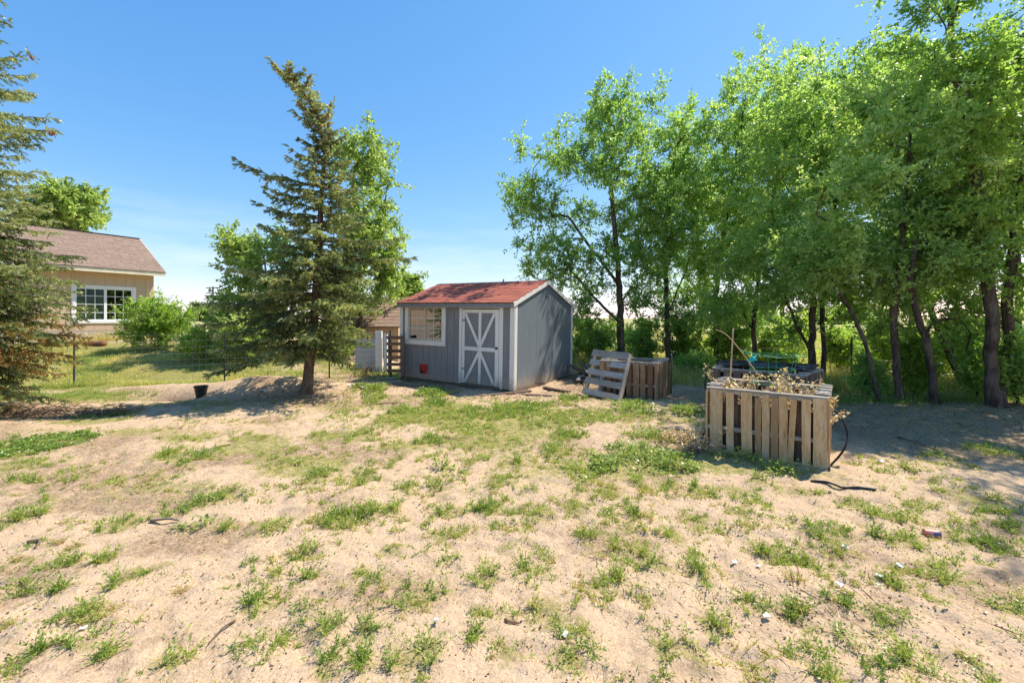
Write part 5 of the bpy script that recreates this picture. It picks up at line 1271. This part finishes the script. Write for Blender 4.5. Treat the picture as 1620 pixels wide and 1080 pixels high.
# ------------------------------------------------------------------ low vegetation (nobody could count it)
class Cards:
    def __init__(s): s.V = []; s.T = []
    def tri(s, a, b, c, t): s.V.append(np.stack([a, b, c], 1).reshape(-1, 3)); s.T.append(np.repeat(t, 3))
    def build(s, name, mat, label):
        V = np.concatenate(s.V); T = np.concatenate(s.T); me = np_mesh(name, V, np.arange(len(V)).reshape(-1, 3), M[mat], T)
        return tag(link(name, me), label, name.replace('_', ' ') if False else None, kind='stuff')

def blades(cd, x, y, n, h, spread, wd, tint, rg, lean=.6, z=None):
    """n blades for each plant position; two triangles each"""
    N_ = len(x); ht = np.repeat(h, n); X0 = np.repeat(x, n); Y0 = np.repeat(y, n)
    a = rg.random(N_ * n) * 6.283; rr = np.repeat(spread, n) * rg.random(N_ * n) ** .7 * .5
    bx = X0 + np.cos(a) * rr; by = Y0 + np.sin(a) * rr; bz = H(bx, by) - .004
    b = np.stack([bx, by, bz], 1); L = ht * rg.uniform(.5, 1.15, N_ * n); a2 = a + rg.normal(size=N_ * n) * .7; ln = lean * rg.uniform(.3, 1.3, N_ * n)
    hd_ = np.stack([np.cos(a2), np.sin(a2), np.zeros_like(a2)], 1)
    m = b + hd_ * (L * ln * .35)[:, None] + np.array([0, 0, 1.]) * (L * .6 / (1 + ln * .5))[:, None]
    t = b + hd_ * (L * ln)[:, None] + np.array([0, 0, 1.]) * (L * .95 / (1 + ln))[:, None]
    sd = unit(np.cross(hd_, np.array([0, 0, 1.])) + rg.normal(size=(N_ * n, 3)) * .3) * (np.repeat(wd, n) * .5)[:, None]
    tt = np.repeat(tint, n) + rg.normal(size=N_ * n) * .14
    cd.tri(b - sd, b + sd, m, tt); cd.tri(m - sd * .8, m + sd * .8, t, tt + .06)

def feathery(cd, x, y, h, nst, nl, tint, rg, ll=.016, lean=1.0):
    """weeds with leaflets along arching stems"""
    N_ = len(x); n = N_ * nst; X0 = np.repeat(x, nst) + rg.normal(size=n) * .008; Y0 = np.repeat(y, nst) + rg.normal(size=n) * .008; hh = np.repeat(h, nst)
    a = rg.random(n) * 6.283; b = np.stack([X0, Y0, H(X0, Y0) - .003], 1); hd_ = np.stack([np.cos(a), np.sin(a), 0 * a], 1); L = hh * rg.uniform(.45, 1.25, n); ln = lean * rg.uniform(.15, 1.3, n)
    def pt(t): return b + hd_ * (L * ln * t ** 1.3)[:, None] + np.array([0, 0, 1.]) * (L * t * (1 - .35 * t * ln / 1.3) / (1 + ln * .35))[:, None]
    tt = np.repeat(tint, nst) + rg.normal(size=n) * .1
    sd = np.cross(hd_, np.array([0, 0, 1.])) * .0014
    for k in range(2): cd.tri(pt(k / 2) - sd, pt(k / 2) + sd, pt((k + 1) / 2), tt + .25)
    for k in range(nl):
        t = .12 + .88 * (k + rg.random(n)) / nl; p = b + hd_ * (L * ln * t ** 1.3)[:, None] + np.array([0, 0, 1.]) * (L * t * (1 - .35 * t * ln / 1.3) / (1 + ln * .35))[:, None]
        d = unit(hd_ * .5 + rg.normal(size=(n, 3)) * .8 + np.array([0, 0, .55])); l = (ll * rg.uniform(.6, 1.4, n) * (hh / .09) ** .5)[:, None]
        s2 = unit(np.cross(d, rg.normal(size=(n, 3)))) * l * .23; cd.tri(p - s2, p + s2, p + d * l, tt)

def broad(cd, x, y, h, nl, tint, rg, ll=.03):
    N_ = len(x); n = N_ * nl; a = rg.random(n) * 6.283; r = np.repeat(h, nl) * rg.random(n) ** .5 * 1.0; z = np.repeat(h, nl) * rg.random(n)
    px, py = np.repeat(x, nl) + np.cos(a) * r, np.repeat(y, nl) + np.sin(a) * r; p = np.stack([px, py, H(px, py) + z], 1)
    ax = unit(np.stack([np.cos(a), np.sin(a), .3 + 0 * a], 1) + rg.normal(size=(n, 3)) * .4); nr = unit(np.array([0, 0, 1.]) + rg.normal(size=(n, 3)) * .4)
    sd = unit(np.cross(ax, nr)); l = (ll * rg.uniform(.6, 1.3, n))[:, None]; tt = np.repeat(tint, nl) + rg.normal(size=n) * .13
    m = p + ax * l * .45; cd.tri(p, m + sd * l * .38, p + ax * l, tt); cd.tri(p, p + ax * l, m - sd * l * .38, tt)

rg = np.random.default_rng(77)
weeds = Cards(); bl = Cards(); cover = Cards(); dead = Cards()
for (u, v, ru, rv, k, d), (cx, cy, rx, ry) in zip(PATCH, PW):
    area = math.pi * rx * ry; n = int(np.clip(area / .009 * d, 4, 210)); 
    r = rg.random(n) ** .6; r = r * np.where(rg.random(n) < .15, 1.6, 1.0); a = rg.random(n) * 6.283; x = cx + np.cos(a) * r * rx; y = cy + np.sin(a) * r * ry
    keep = vnoise(x * 5, y * 5, 8) > .22; x, y = x[keep], y[keep]; n = len(x)
    if n == 0: continue
    big = np.clip(1.25 - r[keep] * .5, .5, 1.2)
    if k == 'g':
        tm = rg.uniform(.18, .42); hh = big * rg.uniform(.055, .14, n)
        if cy < 6: feathery(weeds, x, y, hh, 9, 10, tm + rg.normal(size=n) * .08, rg)
        else: feathery(weeds, x, y, hh * 1.15, 7, 6, tm + rg.normal(size=n) * .08, rg, ll=.026)
        blades(bl, x, y, 5, hh * 1.1, .05 + 0 * x, .0035 + .0006 * cy + 0 * x, tm + .2 + rg.normal(size=n) * .1, rg)
        blades(bl, x, y, 4, hh * .8, .10 + 0 * x, .003 + .0006 * cy + 0 * x, .85 + rg.normal(size=n) * .1, rg, lean=1.3)
    elif k == 'y':
        tm = rg.uniform(.45, .7); hh = big * rg.uniform(.025, .06, n)
        feathery(weeds, x, y, hh, 7, 7, tm + rg.normal(size=n) * .12, rg, ll=.015 + .0012 * cy, lean=1.5)
        broad(cover, x, y, .035 + 0 * x, 8, .45 + rg.normal(size=n) * .2, rg, ll=.012 + .001 * cy)
    elif k == 'd':
        feathery(dead, x, y, big * rg.uniform(.02, .05, n), 10, 7, .88 + rg.normal(size=n) * .07, rg, lean=1.6)
    elif k == 'b':
        broad(cover, x, y, big * (rg.uniform(.06, .11, n) if cy > 3.2 else rg.uniform(.03, .06, n)), 22, .3 + rg.normal(size=n) * .12, rg, ll=(.024 + .002 * cy) if cy > 3.2 else .014)
        blades(bl, x, y, 3, .10 + 0 * x, .05 + 0 * x, .004 + .0006 * cy + 0 * x, .3 + 0 * x, rg)
    elif k == 'c':
        n2 = n * 3; r = rg.random(n2) ** .5; a = rg.random(n2) * 6.283; x = cx + np.cos(a) * r * rx; y = cy + np.sin(a) * r * ry
        broad(cover, x, y, rg.uniform(.02, .04, n2), 16, .15 + rg.normal(size=n2) * .12, rg, ll=.026)
# scattered sprigs all over the sand
n = 9000; y = 1.3 + 8.2 * rg.random(n) ** .9; x = (rg.random(n) * 2 - 1) * (y * 1.25 + .8)
keep = (fbm(x * .8, y * .8, 44) > -.06) & (vnoise(x * 3, y * 3, 45) > .42) & ~((np.abs(x - .7 + (y - 9.5) * -.0) < 1.2) & (y > 9.2)); x, y = x[keep], y[keep]; n = len(x)
feathery(weeds, x, y, rg.uniform(.012, .04, n), 5, 5, .5 + rg.normal(size=n) * .2, rg, ll=.014, lean=1.5)
n = 2600; y = 2.0 + 7 * rg.random(n); x = (rg.random(n) * 2 - 1) * (y * 1.2); broad(cover, x, y, rg.uniform(.015, .03, n), 5, .5 + rg.normal(size=n) * .25, rg, ll=.013)
n = 6500; y = rg.uniform(3.2, 9.0, n); x = (rg.random(n) * 2 - 1) * (y * 1.1)
keep = (fbm(x * .7, y * 1.1, 51) > .0) & (vnoise(x * 2.4, y * 2.8, 52) > .45) & ~((x > -3.2) & (x < 2.0) & (y > 8.7)) & ~((x > 2.2) & (y > 5.2)); x, y = x[keep], y[keep]; n = len(x)
feathery(weeds, x, y, rg.uniform(.02, .055, n), 6, 5, .62 + rg.normal(size=n) * .18, rg, ll=.022, lean=1.5)
broad(cover, x, y, rg.uniform(.02, .04, n), 6, .55 + rg.normal(size=n) * .22, rg, ll=.018)
# denser low cover in the belt before the shed
n = 2600; x = rg.normal(size=n) * 2.2 + .1; y = rg.normal(size=n) * .65 + 7.35; keep = (vnoise(x * 2.2, y * 3, 61) > .40) & (y < 9.1); x, y = x[keep], y[keep]; n = len(x)
broad(cover, x, y, rg.uniform(.02, .05, n), 9, .5 + rg.normal(size=n) * .2, rg, ll=.022); feathery(weeds, x[::2], y[::2], rg.uniform(.03, .07, len(x[::2])), 5, 5, .5 + rg.normal(size=len(x[::2])) * .15, rg, ll=.024)
nc = 500; cy_ = 1.5 + 4.8 * rg.random(nc) ** .9; cx_ = (rg.random(nc) * 2 - 1) * (cy_ * 1.2 + .4)
ok = (vnoise(cx_ * .9, cy_ * 1.1, 301) > .38) & ~((cx_ > 2.1) & (cy_ > 4.0)); cx_, cy_ = cx_[ok], cy_[ok]
kk = rg.integers(1, 7, len(cx_)); x = np.repeat(cx_, kk); y = np.repeat(cy_, kk); x = x + rg.normal(size=len(x)) * .055; y = y + rg.normal(size=len(y)) * .055
tm_ = np.repeat(rg.uniform(.15, .8, len(cx_)), kk); hh = np.repeat(rg.uniform(.03, .085, len(cx_)), kk) * rg.uniform(.7, 1.2, len(x))
feathery(weeds, x, y, hh, 8, 8, tm_, rg, lean=1.2); blades(bl, x, y, 4, hh, .05 + 0 * x, .004 + 0 * x, tm_ + .15, rg, lean=.9)
weeds.build('feathery_weeds', 'weed', 'feathery green weeds scattered over the sand')
bl.build('grass_tufts', 'grass', 'short grass tufts scattered over the sand')
cover.build('broadleaf_weeds', 'weed', 'low broad leaved weeds creeping over the sand')
dead.build('dead_weeds', 'weed', 'small dry brown weeds on the sand')
# lawn on the left behind the trench
lawnc = Cards(); n = 15000; x = rg.uniform(-17, -4.6, n); y = rg.uniform(9.9, 15.2, n)
keep = (x < -5.2 - (y - 10) * .05) & (fbm(x * .6, y * .9, 71) > -.10) & (y > 10.1 + .8 * fbm(x, y, 5) ) & ~((y > 14.3) & (vnoise(x, y, 3) > .4)); x, y = x[keep], y[keep]; n = len(x)
blades(lawnc, x, y, 7, rg.uniform(.05, .12, n) * (.6 + 1.6 * vnoise(x * .9, y * 1.2, 74)), .16 + 0 * x, .011 + 0 * x, .52 + 2.2 * fbm(x * .8, y * 1.2, 72) + rg.normal(size=n) * .15, rg, lean=.4)
n = 2500; x = rg.uniform(-12, -7.6, n); y = rg.normal(size=n) * .35 + 9.2 ; keep = vnoise(x * 1.5, y * 2, 73) > .35; x, y = x[keep], y[keep]; n = len(x)
blades(lawnc, x, y, 6, rg.uniform(.04, .11, n), .12 + 0 * x, .009 + 0 * x, .30 + rg.normal(size=n) * .12, rg)
n = 1500; x = rg.normal(size=n) * 1.6 - 3.8; y = rg.normal(size=n) * .7 + 12.3; blades(lawnc, x, y, 6, rg.uniform(.06, .2, n), .12 + 0 * x, .011 + 0 * x, .45 + rg.normal(size=n) * .15, rg)
lawnc.build('lawn_grass', 'grass', 'rough green lawn grass behind the wire fence')
# dry weeds at the foot of the house
dw = Cards(); n = 900; t = rg.uniform(-8, 2.8, n); off = rg.uniform(.15, 1.1, n); x = hx.x + hd.x * t + hn.x * off; y = hx.y + hd.y * t + hn.y * off
blades(dw, x, y, 8, rg.uniform(.2, .5, n), .2 + 0 * x, .014 + 0 * x, .75 + rg.normal(size=n) * .12, rg, lean=.35); 
# meadow behind the elms
n = 16000; y = rg.uniform(8.2, 21, n); x = rg.uniform(1.5, 17, n)
keep = (y - .30 * np.clip(9 - x, -3, 9) > 8.6 + .5 * fbm(x, y, 9)) & (x > 1.9 + (y - 12) * .02) & (vnoise(x * .8, y * .8, 81) > .2); x, y = x[keep], y[keep]; n = len(x)
blades(dw, x, y, 6, rg.uniform(.15, .55, n) * (.6 + .8 * vnoise(x * .5, y * .5, 82)), .22 + 0 * x, .012 + .0004 * y, .33 + 1.0 * fbm(x * .4, y * .4, 83) + .02 * (y - 9) + rg.normal(size=n) * .12, rg, lean=.4)
n = 5000; y = rg.uniform(20, 60, n); x = rg.uniform(-1, 50, n); blades(dw, x, y, 5, rg.uniform(.3, .7, n), .5 + 0 * x, .05 + 0 * x, .6 + rg.normal(size=n) * .12, rg, lean=.4)
dw.build('meadow_grass', 'drygrass', 'tall yellow green grass in the field and along the house')
gs = Cards(); n = 1600; x = rg.uniform(4.2, 11, n); y = 8.1 + rg.normal(size=n) * .35 + .08 * np.clip(8 - x, -3, 6); keep = vnoise(x * 2, y * 2, 85) > .4; x, y = x[keep], y[keep]
blades(gs, x, y, 7, rg.uniform(.08, .25, len(x)), .15 + 0 * x, .009 + 0 * x, .15 + rg.normal(size=len(x)) * .1, rg, lean=.5); gs.build('shade_grass', 'grass', 'dark green grass at the foot of the elms')
# litter: dead leaves, chips and twigs
lt = Cards(); n = 15000; y = 1.3 + 8.5 * rg.random(n) ** 1.0; x = (rg.random(n) * 2 - 1) * (y * 1.25 + 1)
keep = vnoise(x * 1.7, y * 1.7, 91) > .38; x, y = x[keep], y[keep]; n = len(x)
def flat(cd, x, y, s, t, rg, rise=.004, asp=.4):
    n = len(x); p = np.stack([x, y, H(x, y) + rise], 1); a = rg.random(n) * 6.283; ax = np.stack([np.cos(a), np.sin(a), rg.normal(size=n) * .25], 1); sd = np.stack([-np.sin(a), np.cos(a), rg.normal(size=n) * .4], 1)
    s = s[:, None]; cd.tri(p, p + ax * s * .5 + sd * s * asp, p + ax * s, t); cd.tri(p, p + ax * s, p + ax * s * .5 - sd * s * asp, t)
flat(lt, x, y, rg.uniform(.006, .018, n), rg.random(n) * .75, rg)
for (cx, cy, sx, sy, m) in ((-4.2, 8.5, 1.1, .4, 1500), (-2.4, 10.3, 1.1, .5, 2200), (2.0, 10.2, .6, 1.3, 1500), (1.75, 2.4, .5, .15, 350), (-9.4, 7.35, 1.6, .3, 2500), (8.5, 7.0, 3, .8, 2500), (2.0, 5.4, .3, .4, 900), (0.2, 9.0, 1.2, .25, 800)):
    x = rg.normal(size=m) * sx + cx; y = rg.normal(size=m) * sy + cy; flat(lt, x, y, rg.uniform(.008, .022 if cy < 4 else .045, m), .25 + .75 * rg.random(m), rg, .006)
    x = rg.normal(size=m // 4) * sx + cx; y = rg.normal(size=m // 4) * sy + cy; flat(lt, x, y, rg.uniform(.06, .2, m // 4), rg.random(m // 4) * .8, rg, .01, .02)
lt.build('leaf_litter', 'litter', 'dry leaf litter, chips and twigs on the sand')
# brush heap along the ditch at the left
br = MB(); rr = random.Random(4)
for k in range(260):
    x = rr.uniform(-10.5, -6.6); y = 7.55 + rr.gauss(0, .16) + (x + 8.5) * -.05; z = Hs(x, y); a = rr.gauss(0, .6); L = rr.uniform(.15, .55)
    br.tube([(x, y, z + rr.uniform(0, .10)), (x + math.cos(a) * L * .5, y + math.sin(a) * L * .4, z + rr.uniform(.01, .16)), (x + math.cos(a) * L, y + math.sin(a) * L * .8, z + rr.uniform(0, .12))], [.007, .005, .002], 4)
o = br.build('brush_litter', M['stem'], None); tag(o, 'line of brown dead twigs along the ditch', kind='stuff')
# dead twiggy brush left of the gate
br = MB()
for (cx, cy, cz, n_) in ((-3.9, 11.6, .05, 60), (-3.1, 9.7, .35, 0)):
    for k in range(n_):
        a = rr.uniform(0, 6.28); L = rr.uniform(.25, .6); x, y = cx + rr.gauss(0, .22), cy + rr.gauss(0, .12); z = Hs(x, y)
        br.tube([(x, y, z), (x + math.cos(a) * L * .3, y + math.sin(a) * L * .3, z + L * .5), (x + math.cos(a) * L * .7, y + math.sin(a) * L * .7, z + L * rr.uniform(.5, .95))], [.007, .005, .002], 4)
o = br.build('dead_bush', M['stem'], None); tag(o, 'dead twiggy grey brown bush left of the slatted gate', 'bush')
print('TRIS', sum(len(o.data.polygons) * 1.6 for o in bpy.data.objects if o.type == 'MESH'))
